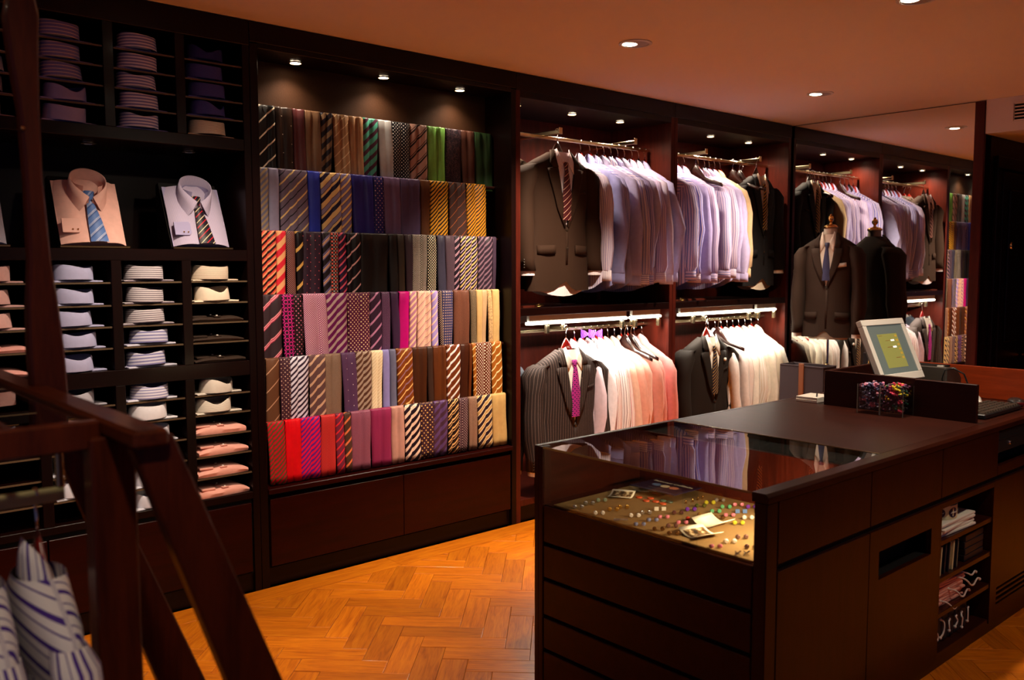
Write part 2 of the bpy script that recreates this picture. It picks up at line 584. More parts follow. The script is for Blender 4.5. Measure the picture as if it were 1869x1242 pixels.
def downlight(loc, label, r, power, colr, size, aim=None, group=None, lit=True, tilt=None):
    t = thing('downlight', label, 'light', loc, 0, group)
    ob('trim_ring', MB().lathe([(r, 0.0), (r, -0.004), (r * 0.82, -0.006), (r * 0.8, 0.0)], 28), M['nickel'] if r < 0.06 else M['white'], t, smooth=True)
    if r > 0.06:
        ob('eyeball', MB().lathe([(0.0, 0.0), (r * 0.78, -0.001), (r * 0.78, -0.003), (r * 0.62, -0.006), (0.0, -0.0065)], 24), mat('pale eyeball fitting', hexc('a89888'), rough=0.5), t, smooth=True)
        lens = MB().lathe([(0.0, -0.009), (r * 0.36, -0.008), (r * 0.46, -0.005), (r * 0.46, -0.004)], 24, (-0.020, 0.018, 0.0))
    else:
        lens = MB().lathe([(0.0, -0.0045), (r * 0.5, -0.004), (r * 0.78, -0.001), (r * 0.78, 0.0)], 24)
    o = ob('lamp', lens, M['lampglow'] if lit else M['lampoff'], t, smooth=True)
    if lit:
        lamp_spot(t, (0, 0, -0.012), power, colr, size, aim, rad=r * 0.6)
    return t

for k, (x, y) in enumerate(((3.56, -0.90), (5.49, -0.84), (3.88, -2.19))):
    downlight((x, y, H - 0.001), ['round eyeball ceiling downlight nearest the tie display', 'round eyeball ceiling downlight nearest the mirror', 'ceiling downlight cut off by the top edge of the picture'][k], 0.085, P_CEIL * (0.3 if y < -1.5 else 0.7 if x > 5 else 1.0), CEILING_LAMP, 74 if y > -1.5 else 100, (0.0, 0.50 if y > -1.5 else 0.0, -1), 'ceiling downlights')
# same two rows outside the picture; the last two lamps are added fill
for x, y, w, ay, pk in ((1.63, -0.93, 'nearest the shirt shelving', 0.42, 0.42), (1.95, -2.2, 'above the glass display case', 0.9, 0.16), (5.8, -2.2, 'above the far end of the counter', 0.0, 0.25), (-0.3, -0.95, 'left of the shirt shelving', 0.42, 0.4), (0.1, -3.4, 'added out of view behind the antique stand', 0.8, 0.12), (3.6, -3.7, 'added out of view above the serving side of the counter', 0.4, 0.16)):
    downlight((x, y, H - 0.001), 'round eyeball ceiling downlight ' + w, 0.085, P_CEIL * pk, CEILING_LAMP, 80 if y > -1 else 84, (0.0, ay, -1), 'ceiling downlights out of view')
for k, x in enumerate((2.20, 2.72, 3.24)):
    downlight((x, 0.14, 2.578), 'small round spotlight, %s of three above the ties' % ORD[k], 0.034, P_TIE, HALOGEN, 128, (0, 0.02, -1), 'spotlights above the ties')
for k, x in enumerate((3.73, 4.22, 4.69)):
    downlight((x, 0.20, 2.558), 'small round spotlight, %s of three above the hanging rail beside the ties' % ORD[k], 0.034, P_BAY, HALOGEN, 150, None, 'spotlights above the clothes')
for k, x in enumerate((5.22, 5.73, 6.24)):
    downlight((x, 0.20, 2.558), 'small round spotlight, %s of three above the hanging rail beside the mirror' % ORD[k], 0.034, P_BAY, HALOGEN, 150, None, 'spotlights above the clothes')
for k, x in enumerate((1.22, 1.66)):
    downlight((x, 0.17, 2.100), 'unlit round spotlight above the %s shirt' % ['pink display', 'lilac display'][k], 0.036, 0, HALOGEN, 90, None, 'unlit spotlights', False)

# ================================================================== WALL UNITS
# --- shirt shelving
DIV = [0.052, 0.355, 0.658, 0.961, 1.263, 1.565]
ZU = [2.154, 2.24, 2.321, 2.402, 2.485]
ZM = [1.123, 1.22, 1.311, 1.403, 1.50]
ZL = [0.491, 0.589, 0.690, 0.787, 0.885, 0.976]
unit = thing('shirt_shelving', 'dark wooden wall shelving with pigeonholes of folded shirts', 'shelving', (0.97, 0.2, 0.0))
XL, XR = 0.05, 1.854
wbox('side_panel', (XR, XR + 0.034, 0.0, 0.45, 0.0, 2.6), M['dark'], unit)
wbox('side_panel', (XL - 0.034, XL, 0.0, 0.45, 0.0, 2.6), M['dark'], unit)
wbox('back_panel', (XL, XR, 0.43, 0.45, 0.09, 2.6), M['dark'], unit)
wbox('fascia', (XL - 0.034, XR + 0.034, -0.004, 0.45, 2.585, 2.698), M['darkx'], unit)
for z0, z1, n in ((2.102, 2.154, 'rail'), (1.592, 1.642, 'rail'), (1.055, 1.123, 'rail'), (0.458, 0.491, 'rail')):
    wbox(n, (XL, XR, 0.0, 0.43, z0, z1), M['darkx'], unit)
for x in DIV[1:]:
    for z0, z1 in ((2.154, 2.585), (1.123, 1.592), (0.491, 1.055)):
        wbox('divider', (x - 0.021, x + 0.021, 0.0, 0.43, z0, z1), M['dark'], unit, 0.0015)
edges = [XL] + DIV[1:] + [XR]
for c in range(len(edges) - 1):
    x0 = edges[c] + (0.021 if c else 0)
    x1 = edges[c + 1] - (0.021 if c < len(edges) - 2 else 0)
    for z in ZU[1:] + ZM[1:] + ZL[1:]:
        wbox('shelf', (x0, x1, 0.012, 0.43, z - 0.007, z), M['darkx'], unit, 0.0)
        wbox('shelf_edge', (x0, x1, 0.008, 0.012, z - 0.007, z), M['olive'], unit, 0.0)
wbox('base_cabinet', (XL, XR, 0.02, 0.43, 0.09, 0.458), M['black'], unit, 0)
for x0, x1 in ((XL + 0.01, 0.95), (0.956, XR - 0.01)):
    wbox('drawer_front', (x0, x1, 0.0, 0.02, 0.10, 0.437), M['drawer'], unit, 0.002)
wbox('plinth', (XL, XR, 0.02, 0.43, 0.0, 0.09), M['dark'], unit)

# --- tie display
TX0, TX1 = 1.93, 3.49
tu = thing('tie_display_unit', 'dark wooden wall bay with six tie rails above a wide drawer', 'display unit', (2.71, 0.2, 0.0))
wbox('side_panel', (TX0 - 0.04, TX0, 0.0, 0.45, 0.0, 2.6), M['dark'], tu)
wbox('side_panel', (TX1 + 0.022, TX1 + 0.058, 0.0, 0.45, 0.0, 2.6), M['dark'], tu)
wbox('back_panel', (TX0, TX1 + 0.022, 0.24, 0.26, 2.3, 2.58), M['weave'], tu, 0)
wbox('lower_back_panel', (TX0, TX1 + 0.022, 0.24, 0.26, 0.49, 2.3), M['dark'], tu, 0)
wbox('fascia', (TX0 - 0.04, TX1 + 0.058, -0.004, 0.45, 2.605, 2.698), M['darkx'], tu)
wbox('bay_ceiling', (TX0, TX1 + 0.022, 0.0, 0.26, 2.58, 2.605), M['dark'], tu)
wbox('ledge', (TX0, TX1 + 0.022, -0.012, 0.24, 0.462, 0.488), M['drawer'], tu, 0.003)
wbox('drawer_box', (TX0, TX1 + 0.022, 0.03, 0.24, 0.09, 0.462), M['black'], tu, 0)
wbox('drawer_front', (TX0 + 0.012, 2.722, 0.0, 0.03, 0.10, 0.436), M['drawer'], tu, 0.0025)
wbox('drawer_front', (2.725, TX1 + 0.012, 0.0, 0.03, 0.10, 0.436), M['drawer'], tu, 0.0025)
wbox('plinth', (TX0, TX1 + 0.022, 0.025, 0.24, 0.0, 0.09), M['dark'], tu)
TY = [0.18, 0.155, 0.13, 0.105, 0.08, 0.055]
TZ = [2.357, 2.05, 1.742, 1.428, 1.117, 0.807, 0.49]
for k in range(6):
    o = MB().tube([(TX0, TY[k], TZ[k] - 0.014), (TX1 + 0.02, TY[k], TZ[k] - 0.014)], 0.009, 10)
    ob('tie_rail', o, M['hangerdark'], tu, smooth=True, world=True)

# --- hanging bays
def bay(x0, x1, arms, larms, lab, tubes):
    """x0, x1: inner faces"""
    c = (x0 + x1) / 2
    u = thing('hanging_bay', lab, 'wardrobe', (c, 0.25, 0.0), 0, 'hanging bays')
    wbox('side_panel', (x0 - 0.036, x0, 0.0, 0.58, 0.0, 2.6), M['bay'], u)
    wbox('side_panel', (x1, x1 + 0.036, 0.0, 0.58, 0.0, 2.6), M['bay'], u)
    wbox('back_panel', (x0, x1, 0.56, 0.58, 0.14, 2.56), M['bay'], u, 0)
    wbox('fascia', (x0 - 0.036, x1 + 0.036, -0.004, 0.58, 2.6, 2.698), M['darkx'], u)
    wbox('bay_ceiling', (x0, x1, 0.0, 0.58, 2.56, 2.6), M['dark'], u)
    wbox('middle_shelf', (x0, x1, 0.0, 0.56, 1.265, 1.312), M['darkx'], u)
    wbox('bottom_shelf', (x0, x1, 0.0, 0.56, 0.10, 0.14), M['bay'], u)
    wbox('plinth', (x0, x1, 0.02, 0.56, 0.0, 0.10), M['dark'], u)
    for (zr, aa) in ((2.395, arms), (1.165, larms)):
        r = wbox('hanging_rail', (x0, x1, 0.19, 0.21, zr - 0.022, zr), M['nickel'], u, 0.003)
        for ax in aa:
            a = wbox('rail_arm', (ax - 0.012, ax + 0.012, 0.06, 0.56, zr - 0.004, zr + 0.022), M['nickel'], u, 0.003)
            wbox('arm_stop', (ax - 0.014, ax + 0.014, 0.054, 0.062, zr - 0.006, zr + 0.036), M['nickel'], u, 0.002)
    for k, (a, b) in enumerate(tubes):
        t = thing('fluorescent_tube', 'lit %s fluorescent tube under the middle shelf of the bay beside the %s' % (['long', 'short'][k], 'ties' if x0 < 4 else 'mirror'), 'light', ((a + b) / 2, 0.05, 1.215), 0, 'fluorescent tubes')
        L = (b - a) / 2
        ob('glass_tube', MB().lathe([(0.0, -L), (0.009, -L + 0.004), (0.011, -L + 0.02), (0.011, L - 0.02), (0.009, L - 0.004), (0, L)], 14, (0, 0, 0), 0), M['tubeglow'], t, smooth=True)
        ob('batten', MB().box(-L + 0.02, L - 0.02, -0.012, 0.012, 0.014, 0.05), M['white'], t, bevel=0.002)
        for bx in (-L * 0.6, L * 0.9):
            ob('bracket', MB().box(bx - 0.012, bx + 0.012, -0.006, 0.02, -0.07, 0.0), M['nickel'], t, bevel=0.002)
        d = bpy.data.lights.new('tube', 'AREA')
        d.shape, d.size, d.size_y, d.energy, d.color = 'RECTANGLE', 2 * L - 0.04, 0.03, P_TUBE * (b - a) / 0.95, TUBE
        link(bpy.data.objects.new('tube_light', d), t, (0, 0.0, -0.016))
    return u
B1 = bay(3.584, 5.0, (3.975, 4.69), (4.0, 4.66), 'dark mahogany hanging bay with two rails next to the ties', ((3.67, 4.61), (4.63, 4.97)))
B2 = bay(5.074, 6.51, (5.487, 6.192), (5.48, 6.166), 'dark mahogany hanging bay with two rails next to the mirror', ((5.16, 6.12), (6.14, 6.45)))

TIES = [
 [
  ([1.975, 2.056, 2.094], "S 77 141010 f0dcc0@.12 141010", "black tie with widely spaced thin white stripes"),
  ([2.094, 2.13, 2.19], "D 2a1a12 d8c8b0 90 2.2", "dark brown satin tie with a few tiny white dots"),
  ([2.19, 2.214, 2.259], "D 381820 62302e 7 2", "dark maroon tie with pin dots"),
  ([2.259, 2.297, 2.352], "P 6a4e38", "plain taupe brown satin tie"),
  ([2.352, 2.385, 2.42], "S 60 171018 171018@.5 6a5038@.5 171018", "black tie with wide brown stripes"),
  ([2.42, 2.466, 2.515], "S 50 9a7654 d8b890@.1 9a7654", "tan tie with thin cream stripes"),
  ([2.515, 2.56, 2.604], "P a07a58", "plain tan tie"),
  ([2.604, 2.648, 2.697], "S 57 4aa088 4aa088@.55 4a2a3c@.55", "teal tie with plum stripes"),
  ([2.697, 2.746, 2.789], "P a8a8a8", "plain silver grey tie"),
  ([2.789, 2.847, 2.906], "D 100e12 e8e4dc 19 2.6", "black tie with small white dots beside the silver grey one"),
  ([2.906, 2.957, 3.025], "S 70 a07a6c 1a1210@.08 a07a6c@.09 1a1210@.17 a07a6c@.09", "dusty pink tie with double black stripes"),
  ([3.025, 3.094, 3.147], "P 6fa84a", "plain bright green tie"),
  ([3.147, 3.205, 3.268], "N 241c24 4a3438 16", "dark paisley tie with swirling brown pattern"),
  ([3.268, 3.315, 3.368], "P 4a2c22", "plain dark reddish brown satin tie"),
  ([3.368, 3.436, 3.504], "P 22381e", "plain dark green tie at the end of the top rail"),
 ],
 [
  ([1.975, 2.04], "S 30 9a8468 9a8468@.5 6a6880@.5", "beige and grey striped tie at the rail end"),
  ([2.04, 2.098], "P 8e88a4", "plain lavender grey tie"),
  ([2.098, 2.154, 2.195, 2.256], "S 83 6a5c70 e0c080@.12 6a5c70@.38 1a141c@.08 6a5c70@.42", "grey mauve tie with cream and black stripes"),
  ([2.256, 2.325], "P 2a38a8", "plain royal blue tie"),
  ([2.325, 2.391, 2.445], "S 105 dcb878 dcb878@.28 6a2a28@.04 837a9a@.24 1c1230@.04 dcb878@.14 1c1230@.26", "cream, lavender and navy broad striped tie"),
  ([2.445, 2.511], "S 40 746a90 dcb878@.32 6a2a28@.1 746a90@.58", "lavender tie with narrow cream stripes"),
  ([2.511, 2.589, 2.642], "P 26206e", "plain deep navy blue tie"),
  ([2.642, 2.712], "D 221a58 d8a8a0 26 2.6", "navy blue tie with sparse pale dots"),
  ([2.709, 2.763, 2.821], "P 5e4868", "plain mauve tie with two folds"),
  ([2.821, 2.882, 2.957], "P 4a3a58", "plain dark mauve tie beside the brown one"),
  ([2.957, 3.022], "C 5a341c 44240f 5", "brown woven tie beside the gold stripes"),
  ([3.022, 3.084, 3.153], "S 24 c88a1e c88a1e@.55 17100c@.45", "gold and black striped tie beside the brown woven tie"),
  ([3.153, 3.222, 3.282], "S 58 3a2420 a85a28@.06 3a2420@.94", "dark brown tie with thin orange stripes"),
  ([3.282, 3.354, 3.432], "S 22 b8781c b8781c@.6 17100c@.4", "gold and black striped tie at the far end of its rail"),
 ],
 [
  ([1.975, 2.019, 2.065], "S 34 e85a44 f0a070@.3 2a1014@.4 e05040@.3", "red, peach and black striped tie at the rail end"),
  ([2.065, 2.115], "S 70 e04048 f2b078@.5 e02c3c@.5", "red and peach broad striped tie"),
  ([2.115, 2.165], "D 3a1c24 c88a7c 10 2.1", "dark plum tie with fine pink dots"),
  ([2.165, 2.208], "S 94 1a1216 d8a858@.2 1a1216@.8", "black tie with a single tan stripe"),
  ([2.208, 2.255, 2.316], "D 32202e e86a70 44 2.4", "dark aubergine tie with sparse red dots"),
  ([2.316, 2.363], "S 67 221a1e 6a6088@.2 e8c090@.07 8a3040@.06 e8c090@.05 6a6088@.12 221a1e@.5", "black tie with lavender and cream stripe bands"),
  ([2.363, 2.411], "X 2a1a1a e86858 9a9a9c 19 5", "dark brown tie with big red and grey dots"),
  ([2.411, 2.458], "S 39 3a1a2c e05a70@.28 1c1a40@.3 3a1a2c@.42", "navy and maroon tie with pink stripes"),
  ([2.458, 2.488, 2.544], "S 70 171318 d8a8a8@.14 171318@.86", "black tie with lilac stripes beside the pink striped one"),
  ([2.544, 2.632, 2.721], "P 1c1512", "plain black tie beside the lilac striped one"),
  ([2.721, 2.779], "P 181210", "plain black tie in the middle of the third rail"),
  ([2.779, 2.825], "P 2a1e14", "plain very dark olive brown tie"),
  ([2.825, 2.88], "P 2a1a20", "plain very dark plum tie"),
  ([2.88, 2.937, 2.981], "D 181216 c8b8a8 10 2.1", "black tie with fine cream dots"),
  ([2.981, 3.047], "D 141014 f0dcb8 16 3", "black tie with larger cream dots"),
  ([3.047, 3.108], "P 343040", "plain dark slate tie"),
  ([3.108, 3.176], "D 30242c 5a4450 5 1.4", "dark plum tie with barely visible dots"),
  ([3.176, 3.218], "S 40 1c1420 d0a0b0@.1 1c1420@.1 d0a0b0@.1 1c1420@.7", "black tie with thin paired lilac stripes"),
  ([3.218, 3.262, 3.307, 3.35], "S 44 18121a d8a868@.25 18121a@.3 c0a0b8@.15 18121a@.3", "black tie with tan and lilac stripes"),
  ([3.35, 3.404, 3.465], "S 34 281c28 765a68@.38 281c28@.62", "dark plum tie with mauve stripes"),
  ([3.465, 3.495], "P 3a2a3a", "plain dusky plum tie at the rail end"),
 ],
 [
  ([1.962, 2.016, 2.072], "S 99 3a2a30 f0a0a8@.06 c03a5a@.05 f0a0a8@.06 c03a5a@.05 3a2a30@.78", "charcoal tie with pink striped bands"),
  ([2.072, 2.136], "R 2a1a24 d02a88 38 9.5 2.6", "black tie with magenta rings"),
  ([2.136, 2.186], "D 24161a d87890 24 3.4", "black tie with pink dots beside the ringed tie"),
  ([2.186, 2.267, 2.32], "D 9c4a78 f8d8dc 11 2.3", "mauve pink tie with fine white dots"),
  ([2.32, 2.382, 2.446], "S 43 6c1c58 b8a098@.42 6c1c58@.58", "plum tie with silver stripes"),
  ([2.446, 2.516, 2.58], "D 5c1c40 f4dca8 22 3.6", "plum tie with cream dots"),
  ([2.58, 2.655], "S 63 3a2438 c888b0@.22 3a2438@.78", "dark plum tie with lilac stripes"),
  ([2.655, 2.713], "D 34203a 9a6a90 9 1.8", "dark plum tie with tiny mauve dots"),
  ([2.713, 2.769], "P 3c2440", "plain aubergine tie beside the magenta one"),
  ([2.769, 2.839], "P b80a70", "plain vivid magenta tie"),
  ([2.839, 2.891], "S 36 b87a98 f4c8a0@.4 b87a98@.6", "pink tie with cream stripes"),
  ([2.891, 2.949, 2.987], "S 44 d8a098 7a5038@.06 d8a098@.3 e8b8a0@.64", "pale pink tie with thin brown stripes"),
  ([2.987, 3.035], "S 44 a08ac8 f4c8a0@.22 a08ac8@.78", "lilac tie with cream stripes"),
  ([3.035, 3.063], "D 1c1620 c8a890 12 2.4", "narrow black tie with cream dots beside the navy one"),
  ([3.063, 3.146], "Q 2a2c58 b09078 15 3.6", "navy tie with tan square dots"),
  ([3.146, 3.209, 3.266], "D 3a2018 7a4a38 5 1.5", "dark brown tie with fine rust dots"),
  ([3.266, 3.314], "D 2c2420 a08868 8 1.8", "dark grey brown tie with beige dots"),
  ([3.314, 3.361], "P c09a66", "plain beige tie beside the grey beige one"),
  ([3.361, 3.398], "P b8946e", "narrow plain greyish beige tie"),
  ([3.398, 3.437], "N e0b880 6a4a38 5", "cream and brown mottled tie"),
  ([3.437, 3.495], "P c8a46c", "plain beige tie at the end of the fourth rail"),
 ],
 [
  ([1.967, 2.039], "S 90 6c4630 d8a888@.07 6c4630@.93", "brown tie with thin cream stripes at the rail end"),
  ([2.039, 2.061, 2.098], "D 4c2c38 e8c8a8 21 2.6", "plum tie with small cream dots"),
  ([2.098, 2.144, 2.201], "S 29 e8e4f4 e8e4f4@.55 38243a@.45", "white and dark plum striped tie"),
  ([2.201, 2.247, 2.294], "S 53 6a4c4c d8b090@.3 6a4c4c@.7", "brown mauve tie with tan stripes"),
  ([2.294, 2.336, 2.389], "C b09078 4a3430 4", "taupe tie with a fine check"),
  ([2.389, 2.42, 2.476], "D 5c3c5e e8d8d8 56 2.6", "purple tie with a few white dots"),
  ([2.476, 2.525, 2.573], "S 34 5c3a2c b09a88@.5 5c3a2c@.5", "brown and grey striped tie"),
  ([2.573, 2.611, 2.641], "S 18 f4e0bc f4e0bc@.8 e0c090@.2", "cream tie with faint stripes"),
  ([2.641, 2.687], "P 9088c4", "plain lavender satin tie"),
  ([2.687, 2.73], "P 6a6a84", "plain slate blue tie beside the lavender one"),
  ([2.73, 2.788, 2.835], "S 73 7c3c14 f0c078@.12 7c3c14@.38 9a7488@.12 7c3c14@.38", "rust brown tie with cream and lilac stripes"),
  ([2.835, 2.888, 2.936], "P 42200e", "plain dark brown tie beside the rust striped one"),
  ([2.936, 2.977], "P 3a261e", "plain dark grey brown tie"),
  ([2.977, 3.035, 3.071], "P 5a2c12", "plain chestnut brown tie"),
  ([3.071, 3.103, 3.174], "S 50 6c3214 f4ece4@.26 a08ab0@.06 6c3214@.68", "chestnut tie with bold white stripes"),
  ([3.174, 3.238], "P 3c1a0c", "plain darkest brown tie"),
  ([3.238, 3.263], "P 5e2c10", "narrow plain chestnut tie"),
  ([3.263, 3.289], "S 40 9a5818 f4d8a0@.16 9a5818@.84", "narrow ginger tie with cream stripes"),
  ([3.289, 3.356, 3.408], "D 642a12 fcf0dc 19 3.2", "chestnut tie with white dots"),
  ([3.408, 3.449, 3.491], "S 50 a05c1c fce4b0@.18 a05c1c@.82", "ginger tie with cream stripes at the rail end"),
 ],
 [
  ([1.954, 1.982, 2.048], "S 24 d01828 d01828@.5 6a5030@.5", "red and olive striped tie at the rail end"),
  ([2.048, 2.088, 2.134], "P f0101c", "plain bright red tie"),
  ([2.134, 2.195, 2.248], "S 26 f01048 f01048@.52 6a2890@.48", "red and purple striped tie"),
  ([2.248, 2.286, 2.332], "D b8101c d85048 8 2", "crimson tie with fine dots"),
  ([2.332, 2.382], "S 41 7c2c44 f03038@.24 7c2c44@.76", "mauve tie with bright red stripes"),
  ([2.382, 2.424], "S 57 54382c f08050@.24 54382c@.76", "olive brown tie with orange stripes"),
  ([2.424, 2.49, 2.544], "D 6c3450 b06878 7 1.8", "mauve tie with fine pink dots"),
  ([2.544, 2.607, 2.674], "C a03058 78204a 5", "crimson mauve woven tie"),
  ([2.674, 2.713, 2.761], "P c08e80", "plain pinkish beige tie"),
  ([2.761, 2.807, 2.866], "S 46 221420 f4d0b8@.45 221420@.55", "black and cream striped tie"),
  ([2.866, 2.914, 2.962], "D 40242e e8b868 28 3.8", "plum tie with gold dots"),
  ([2.962, 3.013, 3.063], "S 51 5c4070 5c4070@.5 4a2c3c@.5", "purple and plum broad striped tie"),
  ([3.063, 3.094, 3.139], "S 48 241614 e8b878@.22 241614@.2 e8b878@.1 241614@.48", "black tie with tan stripes in pairs"),
  ([3.139, 3.163, 3.211], "D 482c34 d8c0b8 15 2", "plum tie with tiny white dots"),
  ([3.211, 3.231, 3.276], "C b08a70 5a3c34 4", "narrow taupe tie with a fine check"),
  ([3.276, 3.339, 3.388], "S 52 302028 fce8c0@.08 c8a060@.36 fce8c0@.08 302028@.48", "black, tan and cream striped tie"),
  ([3.388, 3.44, 3.499], "P c8a468", "plain beige tie at the end of the bottom rail"),
 ],
]

# ================================================================== TIES
def tie(i, k, xs, spec, label):
    rng = random.Random(i * 100 + k)
    Y, zt = TY[i], TZ[i]
    zb = TZ[i + 1] - (0.035 if i < 5 else -0.004)
    n = len(xs) - 1
    # across: profile points (x, dy)
    prof, us = [], []
    u = rng.uniform(0, 0.05)
    for s in range(n):
        w = xs[s + 1] - xs[s]
        for q in range(7):
            if s and q == 0:
                continue
            t = q / 6
            e = 0.006 * (1 - abs(2 * t - 1) ** 3.0)
            prof.append((xs[s] + 0.001 + (w - 0.002) * t, e + (0.003 if s % 2 else 0.0) * (1 - abs(2 * t - 1) ** 6), s))
            us.append(u + w * t)
        u += w
    drift = rng.uniform(-0.012, 0.012)
    drifts = [drift + rng.uniform(-0.006, 0.006) for _ in range(n + 1)]
    ph = rng.uniform(0, 6)
    rows, uvs = [], []
    r = 0.011
    L = zt - zb
    path = [(0.016, -0.09), (0.014, -0.03)] + [(r * math.cos(a), r * math.sin(a) - r) for a in (0.2, 0.9, PI / 2, 2.3, 3.0)]
    for q in range(1, 9):
        path.append((-r - 0.001, -r - (L - r) * q / 8))
    v = 0.0
    for (py, pz) in path:
        row, ur = [], []
        t = max(0, -pz) / L
        for (x, e, s), uu in zip(prof, us):
            d = drifts[s] + (drifts[s + 1] - drifts[s]) * 0.5
            front = py < 0
            rip = 0.004 * math.sin(uu * 160 + ph) * math.exp(-t * 5) + 0.002 * math.sin(t * 7 + ph + uu * 30)
            yy = Y + py - (e + rip if front else 0)
            row.append((x + (d * t if front else 0), yy, zt + pz))
            ur.append((uu, -pz if front else pz - 0.02))
        rows.append(row)
        uvs.append(ur)
    mb = MB().grid(rows, False, uvs)
    cx = sum(xs) / len(xs)
    mb.v = [(a - cx, b - Y, c - zt) for a, b, c in mb.v]
    o = ob('necktie', mb, fabric(spec, 0.42, 0.15), None, (cx, Y, zt), smooth='all')
    solidify(o, 0.003)
    rail = ['top', 'second', 'third', 'fourth', 'fifth', 'bottom'][i]
    lab = label if 'rail' in label and ('end of' in label or 'rail end' in label or 'third rail' in label) else label
    words = lab.split()
    add = ('on the %s tie rail' % rail)
    if 'rail end' in lab:
        lab = lab.replace('the rail end', 'one end of the %s rail' % rail)
    elif 'its rail' in lab:
        lab = lab.replace('its rail', 'the %s rail' % rail)
    elif 'rail' not in lab:
        lab = lab + ' ' + (add if len(words) + 5 <= 16 else 'on rail %s' % rail)
    tag(o, lab, 'necktie', 'ties on the %s rail' % rail)
    return o
for i, row in enumerate(TIES):
    for k, (xs, spec, lab) in enumerate(row):
        tie(i, k, xs, spec, lab)

# ================================================================== FOLDED SHIRTS
def collar_ring(rx, ry, h, notch=0.0, n=36, flare=0.010, lean=0.0, ph=0.0):
    """standing closed collar: inside, fold at the top, outside"""
    rows = [[] for _ in range(6)]
    uvs = [[] for _ in range(6)]
    for j in range(n + 1):
        a = 2 * PI * j / n
        dip = notch * math.exp(-((math.sin((a - ph) / 2)) / 0.28) ** 2)
        top = h - dip + 0.004 * math.sin(2 * a + 1)
        ca, sa = math.cos(a), math.sin(a)
        arc = a * (rx + ry) / 2
        for r, (f, z) in enumerate(((-0.004, 0.002), (-0.004, top * 0.6), (-0.003, top - 0.002), (0.0, top), (0.003, top - 0.003), (flare, 0.0))):
            k = lean * z / h
            rows[r].append(((rx + f) * ca + k, (ry + f) * sa, z))
            uvs[r].append((arc, z))
    return MB().grid(rows, False, uvs)

def folded_shirt(loc, spec, label, group, rot=0.0, notch=0.0, seed=0, h=0.060, wid=0.225, hspec=None):
    rng = random.Random(seed)
    t = thing('folded_shirt', label, 'shirt', loc, rot, group)
    body = MB()
    rows, uvs = [], []
    th = 0.006
    pts = [(-wid / 2, 0), (-wid / 2, th * 0.8), (-wid / 2 + 0.006, th), (-0.05, th + 0.002), (0.05, th + 0.002), (wid / 2 - 0.006, th), (wid / 2, th * 0.8), (wid / 2, 0)]
    for y in (0.020, 0.024, 0.05, 0.15, 0.30):
        sc = 0.985 if y < 0.022 else 1.0
        sz = 0.5 if y < 0.022 else 1.0
        rows.append([(x * sc + rng.uniform(-0.001, 0.001), y + (0.004 * math.sin(x * 40) if y < 0 else 0), z * sz + 0.001) for x, z in pts])
        uvs.append([(x, y) for x, z in pts])
    body.grid(rows, False, uvs, False, False)
    body.f.append(tuple(range(7, -1, -1)))
    fb = fabric(spec, 0.8, 0.2)
    ob('body', body, fb, t, smooth=True)
    fc = fabric(hspec, 0.8, 0.2) if hspec else fb
    c = ob('collar', collar_ring(0.078, 0.060, h, notch, flare=0.006, lean=rng.uniform(-0.004, 0.004), ph=rng.uniform(-2.2, -0.9)), fc, t, (rng.uniform(-0.016, 0.004), 0.060, th + 0.002), smooth='all')
    c.rotation_euler = (rng.uniform(-0.10, 0.05), rng.uniform(-0.03, 0.03), rng.uniform(-0.25, 0.25))
    ob('collar_band', MB().lathe([(0.060, 0.0), (0.062, h * 0.55), (0.060, h * 0.55), (0.058, 0.0)], 20), fc, c, (0, 0, 0.001), smooth=True).scale = (1.0, 0.72, 1.0)
    return t

def flat_shirt(loc, spec, label, group, rot=0.0, seed=0, th=0.034, dark=False):
    """pile-folded shirt seen from its folded front, placket in the middle, cuff folded over"""
    rng = random.Random(seed)
    t = thing('folded_shirt', label, 'shirt', loc, rot, group)
    w = 0.245
    rows, uvs = [], []
    for q in range(13):
        s = q / 12
        x = -w / 2 + w * s
        edge = 1 - abs(2 * s - 1) ** 5
        top = th * (0.55 + 0.45 * edge) + 0.003 * math.sin(s * 9 + seed)
        row = [(x, -0.012 + 0.006 * (1 - edge), 0.001), (x, -0.018 + 0.006 * (1 - edge), top * 0.5), (x, -0.008, top * 0.9), (x, 0.015, top), (x, 0.14, top * 1.02), (x, 0.29, top * 0.9)]
        rows.append(row)
        uvs.append([(p[0], p[1] + p[2]) for p in row])
    mb = MB().grid(rows, False, uvs, True, True)
    fb = fabric(spec, 0.75, 0.2)
    ob('body', mb, fb, t, smooth=True)
    pl = MB().box(-0.016, 0.016, -0.012, 0.28, th - 0.002, th + 0.003)
    ob('placket', pl, fb, t, bevel=0.001)
    for y in (0.0, 0.08):
        ob('button', MB().lathe([(0, 0.004), (0.004, 0.004), (0.005, 0.002), (0.005, 0)], 10, (0, y, th + 0.003)), M['paper'], t)
    cf = MB().box(-w / 2 + 0.012, -w / 2 + 0.075, -0.016, 0.10, th - 0.004, th + 0.005)
    ob('cuff', cf, fb, t, bevel=0.002).rotation_euler = (0, 0, -0.12)
    return t

